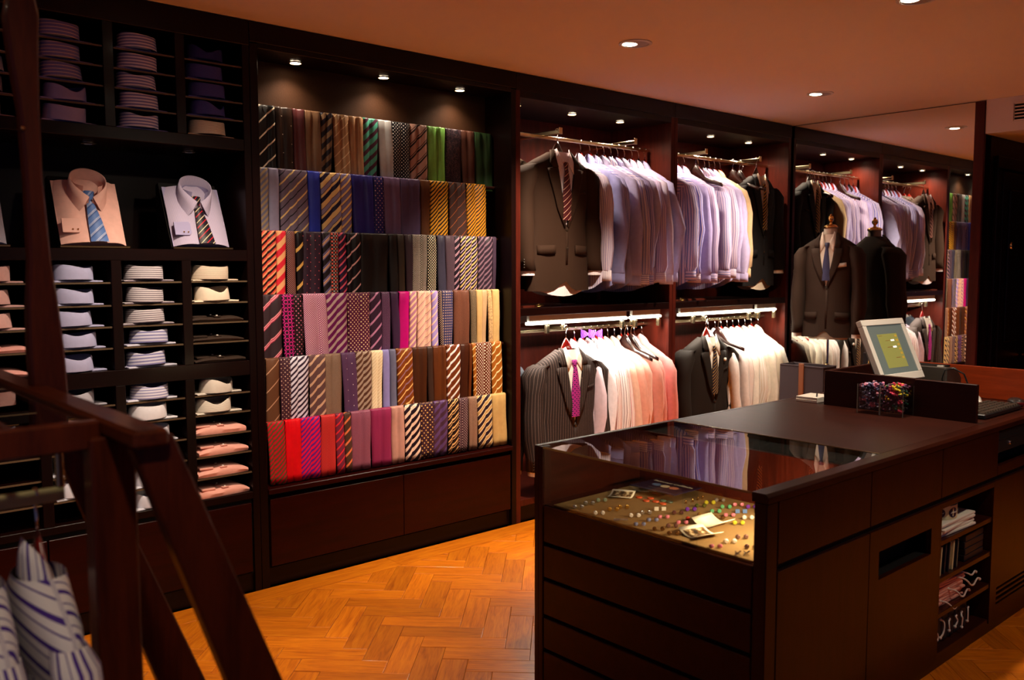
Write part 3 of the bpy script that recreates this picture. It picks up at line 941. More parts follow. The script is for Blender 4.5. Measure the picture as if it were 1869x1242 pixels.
COLX = [(0.376, 0.637), (0.679, 0.940), (0.982, 1.242), (1.284, 1.544), (1.586, 1.854)]
CW = ['', 'fourth column from the ties', 'third column from the ties', 'second column from the ties', 'column next to the ties']
BLUE, LAV, NAVYS = 'P b4b4d0', 'P 8a84b0', 'P 2c2a50'
FS = {}
def F(block, colm, row, spec, desc, notch=0.0, flat=False, th=0.034):
    FS[(block, colm, row)] = (spec, desc, notch, flat, th)
for r in range(5):
    F('U', 1, r, ['P b89aa0', 'P a88898', 'P a8a0b8', 'P b0a4b8', 'P b89aa0'][r], ['pinkish', 'pinkish', 'pale lilac', 'pale lilac', 'pinkish'][r], 0.02 if r == 1 else 0)
    F('U', 2, r, ['P a49cd0', 'P 9890c8', 'H 14 7a74b4 e0c8b8@.18', 'H 14 7a74b4 e0c8b8@.18', 'H 14 7a74b4 e0c8b8@.18'][r], ['plain pale lilac', 'plain lilac open-collared', 'lilac and cream striped', 'lilac and cream striped', 'lilac and cream striped'][r], 0.024 if r == 1 else 0)
    F('U', 3, r, 'H 13 7c78b8 dcd4e8@.5', 'lilac and white striped', 0.012 if r in (0, 2) else 0)
    F('U', 4, r, ['H 5 e0d0bc 8a6a58@.35', 'H 5 34347c 55509a@.4', 'H 4 3c3c88 55509a@.4', 'H 4 3c3c88 55509a@.4', 'P 2c2c70'][r], ['cream pinstriped', 'navy pinstriped open-collared', 'dark blue pinstriped', 'dark blue pinstriped', 'plain navy open-collared'][r], 0.028 if r in (1, 4) else 0)
for r in range(5):
    if r >= 2:
        F('M', 1, r, 'P d8a8a4', 'plain pale pink')
    else:
        F('M', 1, r, 'P d89890', 'pink flat folded', 0, True, 0.026)
    F('M', 2, r, 'P a8a6c8', 'plain pale blue', [0.010, 0.012, 0.004, 0.012, 0.008][r])
    F('M', 3, r, 'H 9 c8c0c4 6a5c68@.42' if r > 1 else 'H 14 c4c0d0 7470a0@.42', 'white and brown fine striped' if r > 1 else 'white and blue broad striped', 0.010 if r in (0, 1) else 0.004)
    if r < 3:
        F('M', 4, r, 'P 33241c', 'black brown flat folded', 0, True, 0.024)
F('M', 4, 4, 'H 7 dcc8b4 a08874@.35', 'cream fine striped')
F('M', 4, 3, 'P e6d2bc', 'cream twisted-collar', 0.022)
F('L', 2, 5, 'P a8a4b0', 'plain grey lilac', 0.012)
for r in (1, 2):
    F('L', 2, r, 'P dcd8e4', 'plain white')
F('L', 3, 5, 'H 12 e0dce8 9490bc@.42', 'white and blue broad striped', 0.008)
F('L', 3, 4, 'P e4e0e8', 'plain white')
for r in (0, 1, 2, 3):
    F('L', 3, r, 'P dcdae8', 'plain bluish white', 0.012)
F('L', 4, 5, 'P dcd0c4', 'plain beige white open-collared', 0.02)
F('L', 4, 4, 'H 6 e8dccc a89890@.25', 'cream pinstriped loose-collared', 0.024)
for r in range(4):
    F('L', 4, r, 'P fcb0a0', 'coral flat folded', 0, True, 0.040)
seed = 0
for (b, c, r), (spec, desc, notch, flat, th) in FS.items():
    seed += 1
    zs = {'U': ZU, 'M': ZM, 'L': ZL}[b]
    n = len(zs)
    x0, x1 = COLX[c]
    cx = (x0 + x1) / 2 + random.Random(seed).uniform(-0.012, 0.004)
    blk = {'U': 'upper', 'M': 'middle', 'L': 'lower'}[b]
    lab = '%s folded shirt, %s shelf of %s block, %s' % (desc, ORD[n - 1 - r], blk, CW[c])
    if len(lab.split()) > 16:
        lab = lab.replace(' from the ties', ' from ties').replace(' of %s block' % blk, ' %s block' % blk).replace(' next to the ties', ' by the ties')
    loc = (cx, 0.004 if not flat else 0.026, zs[r] + 0.0005)
    if flat:
        flat_shirt(loc, spec, lab, 'folded shirts in the pigeonholes', random.Random(seed).uniform(-0.06, 0.06), seed, th)
    else:
        folded_shirt(loc, spec, lab, 'folded shirts in the pigeonholes', random.Random(seed).uniform(0.04, 0.16), notch, seed)

# ================================================================== WORN COLLAR, used by display shirts, hanging shirts and jackets
def worn_collar(rx, ry, hb, hf, fb, ff, out=0.012, n=34, amax=174.0, tipout=0.022, drop=0.05):
    """front is -y. stand goes up from z=0, the fall folds outside to two points in front"""
    rows = [[] for _ in range(5)]
    uvs = [[] for _ in range(5)]
    for j in range(n + 1):
        d = -amax + 2 * amax * j / n
        a = math.radians(d)
        f = (abs(d) / amax) ** 2.2
        ht = hb + (hf - hb) * f
        fl = fb + (ff - fb) * f ** 1.6
        sx, sy = math.sin(a), math.cos(a)
        o1 = out * (1 - 0.25 * f) + tipout * f ** 3
        pts = ((0.0, 0.0), (0.0, ht * 0.96), (0.003, ht), (0.008, ht - fl * 0.4), (o1, ht - fl))
        for r, (o_, z) in enumerate(pts):
            # the leaf ends slant back from the knot so that the front opens in a V between two points
            ar = a * (1 - (0.0, 0.0, 0.0, 0.10, 0.24)[r] * (abs(d) / amax) ** 4)
            rows[r].append(((rx + o_) * math.sin(ar), (ry + o_) * math.cos(ar) - (0.012 * f ** 3 if r > 2 else 0), z - drop * (abs(d) / amax) ** 1.5))
            uvs[r].append((a * rx, z))
    return MB().grid(rows, False, uvs)

def tie_front(top, bottom, y0, slope, wk=0.019, wb=0.036, kh=0.042, offs=0.0):
    """knot and blade facing -y in local coordinates; slope: dy per dz of the chest"""
    k = MB()
    rows, uvs = [], []
    for z, w, d in ((top, wk * 1.15, 0.006), (top - 0.006, wk * 1.25, 0.013), (top - kh * 0.6, wk * 0.95, 0.014), (top - kh, wk * 0.62, 0.010), (top - kh - 0.004, wk * 0.5, 0.004)):
        row = []
        for q in range(9):
            t = q / 8 * 2 - 1
            row.append((w * t, y0 + slope * (z - top) - d * (1 - t * t * 0.85), z))
        rows.append(row)
        uvs.append([(p[0] * 1.4 + 0.4, -p[2] * 1.1) for p in row])
    k.grid(rows, False, uvs)
    b = MB()
    rows, uvs = [], []
    zs = [top - kh, top - kh - 0.02, top - kh - 0.06, (top - kh + bottom) / 2, bottom]
    for z in zs:
        f = min(1, (top - kh - z) / 0.16)
        w = wk * 0.62 + (wb - wk * 0.62) * f ** 0.8
        row = []
        for q in range(9):
            t = q / 8 * 2 - 1
            row.append((w * t + offs * f, y0 + slope * (z - top) - 0.004 - 0.007 * (1 - t * t), z))
        rows.append(row)
        uvs.append([(p[0] - offs, -p[2]) for p in row])
    b.grid(rows, False, uvs)
    return k, b

# display shirts on slanted stands
def display_shirt(x, spec, tspec, what, seed, label_stand):
    rng = random.Random(seed)
    fb = fabric(spec, 0.8, 0.2)
    ang = math.radians(24)
    st = thing('shirt_stand', label_stand, 'stand', (x, 0.10, 1.642), 0, 'slanted shirt stands')
    sa, ca = math.sin(ang), math.cos(ang)
    # wedge
    mb = MB()
    mb.poly([(-0.135, -0.03, 0.004), (-0.135, 0.15, 0.004), (-0.135, 0.15, 0.30), (-0.135, 0.12, 0.31)], (0.27, 0, 0))
    ob('wedge', mb, M['black'], st, bevel=0.002)
    ob('ledge', MB().box(-0.14, 0.14, -0.062, -0.028, 0.002, 0.012), M['brass'], st, bevel=0.002)
    t = thing('display_shirt', what, 'shirt', (x, 0.10 - 0.036, 1.642 + 0.014), 0, 'shirts displayed with ties')
    def P(u, v, d):           # u across, v up the slope, d out of the slope
        return (u, v * sa - d * ca, v * ca + d * sa)
    W, L = 0.262, 0.30
    rows, uvs = [], []
    for r in range(11):
        v = L * r / 10
        row, ur = [], []
        for q in range(17):
            s = q / 16 * 2 - 1
            w = W / 2 * (1 - 0.12 * max(0, (r - 7) / 3) ** 2)
            d = 0.030 * (1 - abs(s) ** 4) * (1 - 0.35 * (r / 10) ** 3) + 0.0025 * math.sin(s * 7 + v * 20 + seed)
            row.append(P(s * w, v, d))
            ur.append((s * w, v))
        rows.append(row)
        uvs.append(ur)
    ob('body', MB().grid(rows, False, uvs), fb, t, smooth='all')
    rim = MB()
    rim.grid([[P(p, v, 0.0) for p in (-W / 2, W / 2)] for v in (0.0, L)])
    ob('back_layer', rim, fb, t)
    c = ob('collar', worn_collar(0.070, 0.062, 0.082, 0.040, 0.070, 0.105, 0.010, drop=0.04), fb, t, P(0.0, L - 0.055, 0.042), smooth='all')
    c.rotation_euler = (0.42, 0, 0)
    c.location = (0, (L - 0.04) * sa - 0.030, (L - 0.06) * ca + 0.012)
    ob('collar_lining', MB().grid([[(0.06 * math.sin(a), 0.052 * math.cos(a), z) for a in [math.radians(-150 + 300 * j / 20) for j in range(21)]] for z in (0.0, 0.04)]), fb, c, smooth='all')
    ob('label', MB().box(-0.028, 0.028, -0.002, 0.0, 0.012, 0.03), M['black'], c, (0.0, 0.048, 0.0))
    k, b = tie_front(0.0, -0.24, 0.0, 0.0, 0.020, 0.037, 0.05, 0.014)
    tm = fabric(tspec, 0.45, 0.15)
    def tilt(mb):
        mb.v = [P(u, L - 0.062 + z, 0.036 - y) for u, y, z in mb.v]
    tilt(k)
    tilt(b)
    tb = ob('tie_blade', b, tm, t, smooth='all')
    ob('tie_knot', k, tm, t, smooth='all')
    cuff = MB()
    pr = [(-0.125, 0.042), (-0.123, 0.105), (-0.056, 0.108), (-0.050, 0.10), (-0.050, 0.052), (-0.060, 0.042)]
    cuff.v = [P(u, v, 0.036) for u, v in pr] + [P(u, v, 0.028) for u, v in pr]
    n = len(pr)
    cuff.f = [tuple(range(n))] + [(k2, (k2 + 1) % n, (k2 + 1) % n + n, k2 + n) for k2 in range(n)]
    co = ob('cuff', cuff, fb, t)
    for u in (-0.085, -0.065):
        bt = MB().ball(P(u, 0.056, 0.038), 0.004, 8, 4)
        ob('button', bt, M['brass'], co)
    return t
display_shirt(1.198, 'P e8b4a8', 'S 44 5a7ab8 c8ccdc@.06 5a7ab8@.08 c8ccdc@.06 44609c@.2 5a7ab8@.6', 'pale pink shirt with a light blue striped tie on a slanted stand', 3, 'black slanted stand under the pink shirt')
display_shirt(1.665, 'V 5 c0b0c4 a098bc@.4', 'S 52 221a24 d8c8a0@.08 221a24@.38 c02030@.1 221a24@.44', 'lilac shirt with a dark red striped tie on a slanted stand', 5, 'black slanted stand under the lilac shirt')
display_shirt(0.735, 'P c4c0d4', 'S 44 3a3050 c8ccdc@.1 3a3050@.9', 'pale shirt on a slanted stand cut off by the picture edge', 7, 'black slanted stand at the picture edge')

# ================================================================== HANGERS, HANGING SHIRTS, JACKETS
# local frame of every garment: x across the shoulders, front towards -y, z = 0 where the hook sits on the rail
def hanger(loc, rz, label, group, mt, width=0.165, drop=0.118):
    t = thing('clothes_hanger', label, 'hanger', loc, rz, group)
    pts = [(0.0, 0, -drop + 0.02), (0.0, 0, -0.05), (0.004, 0, -0.036)]
    for a in range(-60, 190, 25):
        ar = math.radians(a)
        pts.append((0.016 * math.cos(ar) - 0.0, 0, -0.014 + 0.016 * math.sin(ar)))
    ob('hook', MB().tube(pts, 0.0028, 6), M['chrome'], t, smooth='all')
    rows = []
    for q in range(-8, 9):
        s = q / 8
        x = width * s
        z = -drop - 0.045 * min(1.0, abs(s) / 0.35) ** 1.2 - 0.075 * abs(s)
        hgt = 0.020 - 0.006 * abs(s) + (0.032 if q == 0 else 0.026 if abs(q) == 1 else 0.010 if abs(q) == 2 else 0)
        y0 = -0.018 * abs(s) ** 2
        rows.append([(x, y0 + 0.007 * math.cos(a), z + hgt * math.sin(a)) for a in [2 * PI * j / 8 for j in range(8)]])
    ob('shoulder_bar', MB().grid(rows, True, None, True, True), mt, t, smooth='all')
    return t

def sect(a, b, n, e=2.4):
    out = []
    for j in range(n):
        t = 2 * PI * j / n
        c, s = math.cos(t), math.sin(t)
        out.append((a * abs(c) ** (2 / e) * (1 if c >= 0 else -1), b * abs(s) ** (2 / e) * (1 if s >= 0 else -1)))
    return out

def sleeve_mb(side, path, rx, ry, seed, n=14, fold=0.006):
    rng = random.Random(seed)
    ph = rng.uniform(0, 6)
    rows, uvs = [], []
    v = 0.0
    for k, (x, y, z) in enumerate(path):
        if k:
            v += math.dist(path[k], path[k - 1])
        row, ur = [], []
        for j in range(n + 1):
            t = 2 * PI * j / n
            f = 1 + fold / rx[k] * math.sin(3 * t + ph + k * 0.35) * min(1, k / 3) + 0.12 * math.sin(k * 2.3 + ph) * (k not in (0, len(path) - 1))
            row.append((side * (x + rx[k] * f * math.cos(t)), y + ry[k] * f * math.sin(t), z))
            ur.append((t * 0.055, v))
        rows.append(row)
        uvs.append(ur)
    return MB().grid(rows, False, uvs, False, True)

def shirt(loc, rz, spec, label, group, seed, depth=0.036, length=0.92, cuffspec=None, button=None, wide=0.225, sides=(-1, 1), bend=0.0):
    rng = random.Random(seed)
    t = thing('hanging_shirt', label, 'shirt', loc, rz, group)
    fb = fabric(spec, 0.8, 0.25)
    N = 44
    z0 = -0.152
    lev = [(0.0, 0.060, 0.045), (-0.014, 0.085, 0.046), (-0.040, 0.135, 0.044), (-0.068, 0.185, 0.042), (-0.096, wide - 0.008, 0.040), (-0.125, wide, 0.040), (-0.18, wide - 0.004, 1.0), (-0.30, wide - 0.002, 1.0), (-0.45, wide, 1.0), (-0.60, wide + 0.004, 1.0), (-0.72, wide + 0.008, 1.0), (-length + 0.1, wide + 0.012, 0.95)]
    rows, uvs = [], []
    ph = rng.uniform(0, 6)
    ph2 = rng.uniform(0, 6)
    for (z, a, b) in lev:
        b = depth * b if b >= 0.5 else min(b, depth + 0.008)
        row, ur = [], []
        am = min(1, max(0, (-z - 0.08) / 0.25))
        for j, (x, y) in enumerate(sect(a, b, N) + [sect(a, b, N)[0]]):
            wob = am * (0.005 * math.sin(x * 38 + ph + z * 2) + 0.005 * math.sin(x * 71 + ph2))
            zz = z
            if z == lev[-1][0]:
                zz = z + 0.075 * (abs(x) / a) ** 2.5 - (0.05 if y > 0 else 0.0)
            row.append((x, y + wob, z0 + zz))
            ur.append((x + (0.5 if y > 0 else 0), z))
        rows.append(row)
        uvs.append(ur)
    mb = MB().grid(rows, False, uvs)
    ob('body', mb, fb, t, smooth='all')
    yr, yu = [], []
    for (z, a, b) in lev[:6] + [(-0.165, wide + 0.001, depth)]:
        b = min(b, depth + 0.008)
        row, ur = [], []
        for j in range(17):
            t_ = PI * j / 16
            x, y = (a + 0.001) * math.cos(t_), (b + 0.003) * math.sin(t_) ** 0.8
            row.append((x, y, z0 + z + 0.002))
            ur.append((-z + y * 0.5, x))
        yr.append(row)
        yu.append(ur)
    ob('yoke', MB().grid(yr, False, yu), fb, t, smooth='all')
    ob('placket', MB().grid([[(x, -depth * 1.02 - 0.004 + 0.004 * math.sin(z * 9), z0 + z) for x in (-0.015, 0.015)] for z in (-0.06, -0.2, -0.4, -0.6, -length + 0.12)]), fb, t)
    for z in (-0.16, -0.27, -0.38, -0.49):
        ob('button', MB().lathe([(0, -0.002), (0.005, -0.0015), (0.005, 0)], 8, (0, -depth * 1.02 - 0.005, z0 + z), 1), M['paper'], t)
    cm = worn_collar(0.056, 0.020, 0.078, 0.030, 0.072, 0.095, 0.010, drop=0.055)
    cm.v = [(x * (1.05 - 0.72 * min(1.0, max(0.0, z) / 0.078) ** 1.3), y, z) for x, y, z in cm.v]
    c = ob('collar', cm, fb, t, (0, 0.004, z0 - 0.008), smooth='all')
    for s in sides:
        bx = rng.uniform(-0.03, 0.02)
        by = rng.uniform(-0.02, 0.02)
        lx = wide - 0.01
        cz = -0.765 + rng.uniform(-0.035, 0.03)
        path = [(lx - 0.035, 0, z0 - 0.084), (lx - 0.005, 0, z0 - 0.110), (lx + 0.012, -0.004, z0 - 0.18), (lx + 0.022 + bend * 0.4, -0.008, z0 - 0.28), (lx + 0.028 + bend, -0.012 + by * 0.3, z0 - 0.42), (lx + 0.020 + bend * 0.5 + bx, -0.016 + by, z0 - 0.56), (lx + 0.012 + bx, -0.02 + by, z0 - 0.68), (lx + 0.008 + bx, -0.022 + by, z0 + cz + 0.05), (lx + 0.008 + bx, -0.022 + by, z0 + cz + 0.042)]
        rx = [0.030, 0.046, 0.056, 0.060, 0.060, 0.060, 0.060, 0.058, 0.054]
        ry = [depth * 0.85, depth * 1.0, depth * 1.05, depth * 1.05, depth, depth, depth * 0.95, depth * 0.85, depth * 0.75]
        sl = ob('sleeve', sleeve_mb(s, path, rx, ry, seed * 7 + s), fb, t, smooth='all')
        ex, ey, ez = path[-1]
        cr, cu = [], []
        for zc, g in ((0.006, 0.0), (0.0, 0.002), (-0.03, 0.003), (-0.064, 0.004), (-0.064, -0.002), (-0.02, -0.004)):
            cr.append([(s * (ex + (0.058 + g) * math.cos(2 * PI * j / 16)), ey + (depth * 0.72 + g) * math.sin(2 * PI * j / 16), ez + zc) for j in range(17)])
            cu.append([(zc, 0.04 * 2 * PI * j / 16) for j in range(17)])
        cf = ob('cuff', MB().grid(cr, False, cu), fabric(cuffspec, 0.8, 0.25) if cuffspec else fb, t, smooth='all')
        if button:
            ob('cufflink', MB().ball((s * (ex + 0.046), ey - depth * 0.2, ez - 0.035), 0.006, 8, 5), M[button], cf)
    return t

def front_y(x, z, rings):
    """front surface of a jacket body given (z, a, b) rings"""
    for k in range(len(rings) - 1):
        if rings[k][0] >= z >= rings[k + 1][0]:
            f = (rings[k][0] - z) / max(1e-6, rings[k][0] - rings[k + 1][0])
            a = rings[k][1] + (rings[k + 1][1] - rings[k][1]) * f
            b = rings[k][2] + (rings[k + 1][2] - rings[k][2]) * f
            break
    else:
        a, b = rings[-1][1:3] if z < rings[0][0] else rings[0][1:3]
    e = 2.4
    return -b * max(0.0, 1 - min(1, abs(x) / a) ** e) ** (1 / e)

def patch(left, right, rings, z0, off, nu=6, uvk=1.0):
    """surface between two polylines [(x, z), ...] of equal length lying on the jacket front"""
    rows, uvs = [], []
    for (xa, za), (xb, zb) in zip(left, right):
        row, ur = [], []
        for q in range(nu + 1):
            s = q / nu
            x, z = xa + (xb - xa) * s, za + (zb - za) * s
            row.append((x, front_y(x, z, rings) - off, z0 + z))
            ur.append((x, -z))
        rows.append(row)
        uvs.append(ur)
    return MB().grid(rows, False, uvs)

def jacket(t, z0, spec, shirtspec, tiespec, depth=0.07, square=None, length=0.86, tails=True, wide=0.235, sleeves=True, lap=0.46, buttons=2, flower=False):
    fb = fabric(spec, 0.85, 0.3)
    fs = fabric(shirtspec, 0.8, 0.2)
    rings = [(0.0, 0.070, depth * 0.62), (-0.02, 0.105, depth * 0.7), (-0.05, 0.165, depth * 0.8), (-0.08, 0.215, depth * 0.88), (-0.11, wide, depth * 0.95), (-0.18, wide - 0.006, depth), (-0.30, wide - 0.018, depth * 1.05), (-0.44, wide - 0.032, depth), (-0.60, wide - 0.018, depth), (-0.74, wide - 0.006, depth), (-length, wide, depth)]
    N = 48
    rows, uvs = [], []
    for (z, a, b) in rings:
        row, ur = [], []
        for x, y in sect(a, b, N) + [sect(a, b, N)[0]]:
            zz = z
            am = min(1, max(0, -z - 0.2) / 0.5)
            if y < 0:
                if z < -0.7:
                    zz = z + 0.07 * max(0, 1 - abs(x + 0.01) / 0.08) ** 1.5 * (1 if z <= -length + 0.001 else 0.35)
            row.append((x, y + am * 0.009 * math.sin(x * 26 + z * 3), z0 + zz))
            ur.append((x + (0.6 if y > 0 else 0), z))
        rows.append(row)
        uvs.append(ur)
    ob('jacket_body', MB().grid(rows, False, uvs), fb, t, smooth='all')
    # shirt front visible in the V, collar, tie
    vz = [0.0, -0.05, -0.12, -0.2, -lap * 0.75, -lap]
    vw = [0.068, 0.068, 0.060, 0.047, 0.026, 0.002]
    ob('shirt_front', patch([(-w, z) for w, z in zip(vw, vz)], [(w, z) for w, z in zip(vw, vz)], rings, z0, 0.004, 8), fs, t, smooth='all')
    if not tails:
        c = ob('shirt_collar', worn_collar(0.048, 0.040, 0.034, 0.030, 0.034, 0.060, 0.005, drop=0.075), fs, t, (0, 0.002, z0 + 0.004), smooth='all')
    for s in (-1, 1):
        inn = [(0.046, 0.020), (0.034, -0.025), (0.014, -0.068)]
        out = [(0.062, 0.006), (0.064, -0.060), (0.056, -0.135)]
        o = ob('collar_wing', patch([(s * x, z) for x, z in inn], [(s * x, z) for x, z in out], rings, z0, 0.011, 4), fs, t, smooth='all')
        solidify(o, 0.004)
    if tiespec:
        tm = fabric(tiespec, 0.45, 0.15)
        k, b = tie_front(0.0, -lap + 0.10, 0.0, 0.0, 0.018, 0.034)
        for mb2 in (k, b):
            mb2.v = [(x, front_y(x, z - 0.062, rings) - 0.010 + y, z0 + z - 0.062) for x, y, z in mb2.v]
        ob('tie_blade', b, tm, t, smooth='all')
        ob('tie_knot', k, tm, t, smooth='all')
    # lapels: upper collar piece and lower lapel piece with a notch between
    for s in (-1, 1):
        inn = [(0.060, 0.012), (0.066, -0.03), (0.065, -0.07), (0.061, -0.10)]
        out = [(0.070, 0.010), (0.098, -0.03), (0.112, -0.068), (0.100, -0.10)]
        o = ob('jacket_collar', patch([(s * x, z) for x, z in inn], [(s * x, z) for x, z in out], rings, z0, 0.014, 4), fb, t, smooth='all')
        solidify(o, 0.006)
        inn = [(0.062, -0.095), (0.056, -0.14), (0.046, -0.20), (0.028, -lap * 0.72), (0.006, -lap)]
        out = [(0.132, -0.108), (0.126, -0.15), (0.105, -0.22), (0.070, -lap * 0.76), (0.016, -lap - 0.01)]
        o = ob('lapel', patch([(s * x, z) for x, z in inn], [(s * x, z) for x, z in out], rings, z0, 0.012, 5), fb, t, smooth='all')
        solidify(o, 0.006)
        fl = ob('pocket_flap', patch([(s * 0.075, -0.575), (s * 0.075, -0.63)], [(s * 0.19, -0.58), (s * 0.19, -0.635)], rings, z0, 0.005, 6), fb, t, smooth='all')
        solidify(fl, 0.005)
    # front edge overlap, breast pocket, buttons
    o = ob('front_edge', patch([(0.0, -lap), (-0.002, -0.55), (-0.004, -0.70)], [(0.018, -lap), (0.017, -0.55), (0.012, -0.70)], rings, z0, 0.006, 2), fb, t, smooth='all')
    solidify(o, 0.004)
    o = ob('breast_pocket', patch([(0.075, -0.245), (0.075, -0.262)], [(0.165, -0.232), (0.165, -0.25)], rings, z0, 0.006, 4), fb, t, smooth='all')
    solidify(o, 0.004)
    if square:
        o = ob('pocket_square', patch([(0.085, -0.218), (0.083, -0.246)], [(0.158, -0.208), (0.16, -0.238)], rings, z0, 0.009, 4), fabric(square, 0.8, 0.2), t, smooth='all')
        solidify(o, 0.004)
    if flower:
        ob('buttonhole_flower', MB().ball((0.095, front_y(0.095, -0.17, rings) - 0.026, z0 - 0.17), 0.014, 8, 5, (1, 0.6, 1)), M['paper'], t, smooth='all')
    for k in range(buttons):
        z = -lap - 0.02 - 0.115 * k
        ob('button', MB().lathe([(0, -0.005), (0.006, -0.005), (0.010, -0.003), (0.010, 0)], 12, (0.006, front_y(0.006, z, rings) - 0.007, z0 + z), 1), M['horn'], t, smooth=True)
    if sleeves:
        for s in (-1, 1):
            lx = wide - 0.012
            path = [(lx - 0.04, 0.0, z0 - 0.085), (lx - 0.004, 0.0, z0 - 0.10), (lx + 0.016, -0.002, z0 - 0.15), (lx + 0.030, -0.004, z0 - 0.26), (lx + 0.040, -0.010, z0 - 0.40), (lx + 0.042, -0.020, z0 - 0.54), (lx + 0.038, -0.032, z0 - 0.66), (lx + 0.036, -0.038, z0 - 0.735)]
            rx = [0.036, 0.052, 0.062, 0.062, 0.060, 0.057, 0.054, 0.052]
            ry = [depth * 0.85, depth * 0.98, depth * 1.05, depth, depth * 0.95, depth * 0.9, depth * 0.86, depth * 0.84]
            ob('sleeve', sleeve_mb(s, path, rx, ry, 11 + s, fold=0.002), fb, t, smooth='all')
            ex, ey, ez = path[-1]
            cr = [[(s * (ex + 0.043 * math.cos(2 * PI * j / 16)), ey + depth * 0.7 * math.sin(2 * PI * j / 16), ez + zc) for j in range(17)] for zc in (0.02, -0.028)]
            ob('shirt_cuff', MB().grid(cr, False, [[(0.04 * j, 0) for j in range(17)]] * 2), fs, t, smooth='all')
            for k in range(4):
                ob('sleeve_button', MB().ball((s * (ex + 0.045), ey - depth * 0.5, ez + 0.02 + 0.016 * k), 0.0055, 8, 4), M['horn'], t)
    if tails:
        rr, uu = [], []
        a, b = wide - 0.02, depth * 0.8
        for z in (-length + 0.10, -length + 0.04, -length - 0.035):
            row, ur = [], []
            for x, y in sect(a, b, 32) + [sect(a, b, 32)[0]]:
                zz = z + (0.06 * (abs(x) / a) ** 2 if z < -length else 0)
                row.append((x, y, z0 + zz))
                ur.append((x + (0.5 if y > 0 else 0), z))
            rr.append(row)
            uu.append(ur)
        ob('shirt_tail', MB().grid(rr, False, uu), fs, t, smooth='all')
    return rings
M['horn'] = mat('dark horn button', hexc('2a2018'), rough=0.25)
M['redlink'] = mat('red cufflink', hexc('a01018'), rough=0.25)
M['darklink'] = mat('dark cufflink', hexc('201418'), rough=0.25)

def jacket_on_hanger(loc, rz, spec, sspec, tspec, label, hlabel, hm, group, **kw):
    hanger((loc[0], loc[1], loc[2]), rz, hlabel, group + ' hangers', hm, 0.20, 0.122)
    t = thing('suit_jacket', label, 'jacket', loc, rz, group)
    jacket(t, -0.148, spec, sspec, tspec, **kw)
    t.scale = (1.05 if loc[0] > 6 else 1.15, 1.0, 1.0)
    return t

# facing -x: rotate local front (-y) to world -x  ->  rz = -90 deg
FX = -PI / 2
RY = 0.20
U_Z, L_Z = 2.373, 1.143     # where the hooks sit (underside of the hooks = top of rail)
UZ, LZ = 2.397, 1.167

def rail_of_shirts(xs, specs, z, where, seeds, cuffs=None, links=None, bends=None, hm=None, yoff=None):
    n = len(xs)
    for k, x in enumerate(xs):
        spec, colour = specs[k]
        rng = random.Random(seeds + k)
        rz = FX + PI + rng.uniform(-0.08, 0.14)
        y = RY + (yoff[k] if yoff else 0.0)
        order = ORD[k] if k < 12 else str(k + 1)
        hanger((x, y, z), rz, 'glossy hanger of the %s shirt from the left, %s' % (order, where), 'hangers ' + where, hm or (M['hanger'] if rng.random() < 0.6 else M['hangerdark']))
        o_ = shirt((x, y, z), rz, spec, '%s shirt, %s from the left %s' % (colour, order, where), 'shirts ' + where, seeds + k, depth=rng.uniform(0.017, 0.023), length=0.88 + rng.uniform(-0.02, 0.03), cuffspec=cuffs[k] if cuffs else None, button=links[k] if links else None, bend=(bends or {}).get(k, 0.0))
        o_.rotation_euler = (rng.uniform(-0.022, 0.022), 0.0, rz)

WU1 = 'on the upper rail beside the ties'
rail_of_shirts([4.30, 4.39, 4.46, 4.53, 4.60, 4.67, 4.74, 4.82, 4.89, 4.955],
    [('V 16 dcd0dc 9888b8@.36', 'white and lilac striped'), ('P 9898cc', 'pale blue'), ('V 20 b8b0d0 7878b4@.4', 'lilac striped'), ('P aca4c8', 'greyish lilac'), ('V 22 c8bccc 8c88b8@.4', 'beige and blue striped'), ('V 16 b8acd0 7c7cb8@.4', 'blue pinstriped'), ('P b0a8c8', 'dusty lilac'), ('V 18 d0c0dc a090c4@.4', 'pink and lilac striped'), ('P c8bcd4', 'pale mauve'), ('P b4b0dc', 'pale lilac blue')],
    UZ, WU1, 100, cuffs=['H 12 ece0e4 a898b8@.3', None, None, None, 'V 14 e4d8dc 9488a8@.35', None, None, 'V 12 e8d8e4 a898c0@.3', None, None], links=['redlink', 'darklink', None, 'darklink', 'darklink', None, 'darklink', 'redlink', 'darklink', None], bends={9: 0.05, 1: 0.02})
WU2 = 'on the upper rail beside the mirror'
rail_of_shirts([5.17, 5.25, 5.33, 5.41, 5.58, 5.66, 5.72, 5.79, 5.86],
    [('V 22 d4c4dc 7c7cb8@.4', 'blue striped'), ('V 24 d8c8dc 6c6cb8@.45', 'bold blue striped'), ('P a094c4', 'lilac'), ('V 18 d4c0d8 9c8cbc@.4', 'pink and lilac striped'), ('V 18 ccb8d0 8480b4@.4', 'mauve striped'), ('V 20 d8c4d4 9888b8@.4', 'rose and lilac striped'), ('P b0a4cc', 'dusty lilac'), ('P bcb0d8', 'pale lilac'), ('P d8b890', 'pale apricot')],
    UZ, WU2, 130, cuffs=[None, 'V 14 e8d8e0 9488b0@.35', None, None, None, 'V 14 e4d0dc 9888b0@.35', None, None, None], links=[None, 'darklink', None, None, None, 'darklink', None, 'darklink', None])
WL1 = 'on the lower rail beside the ties'
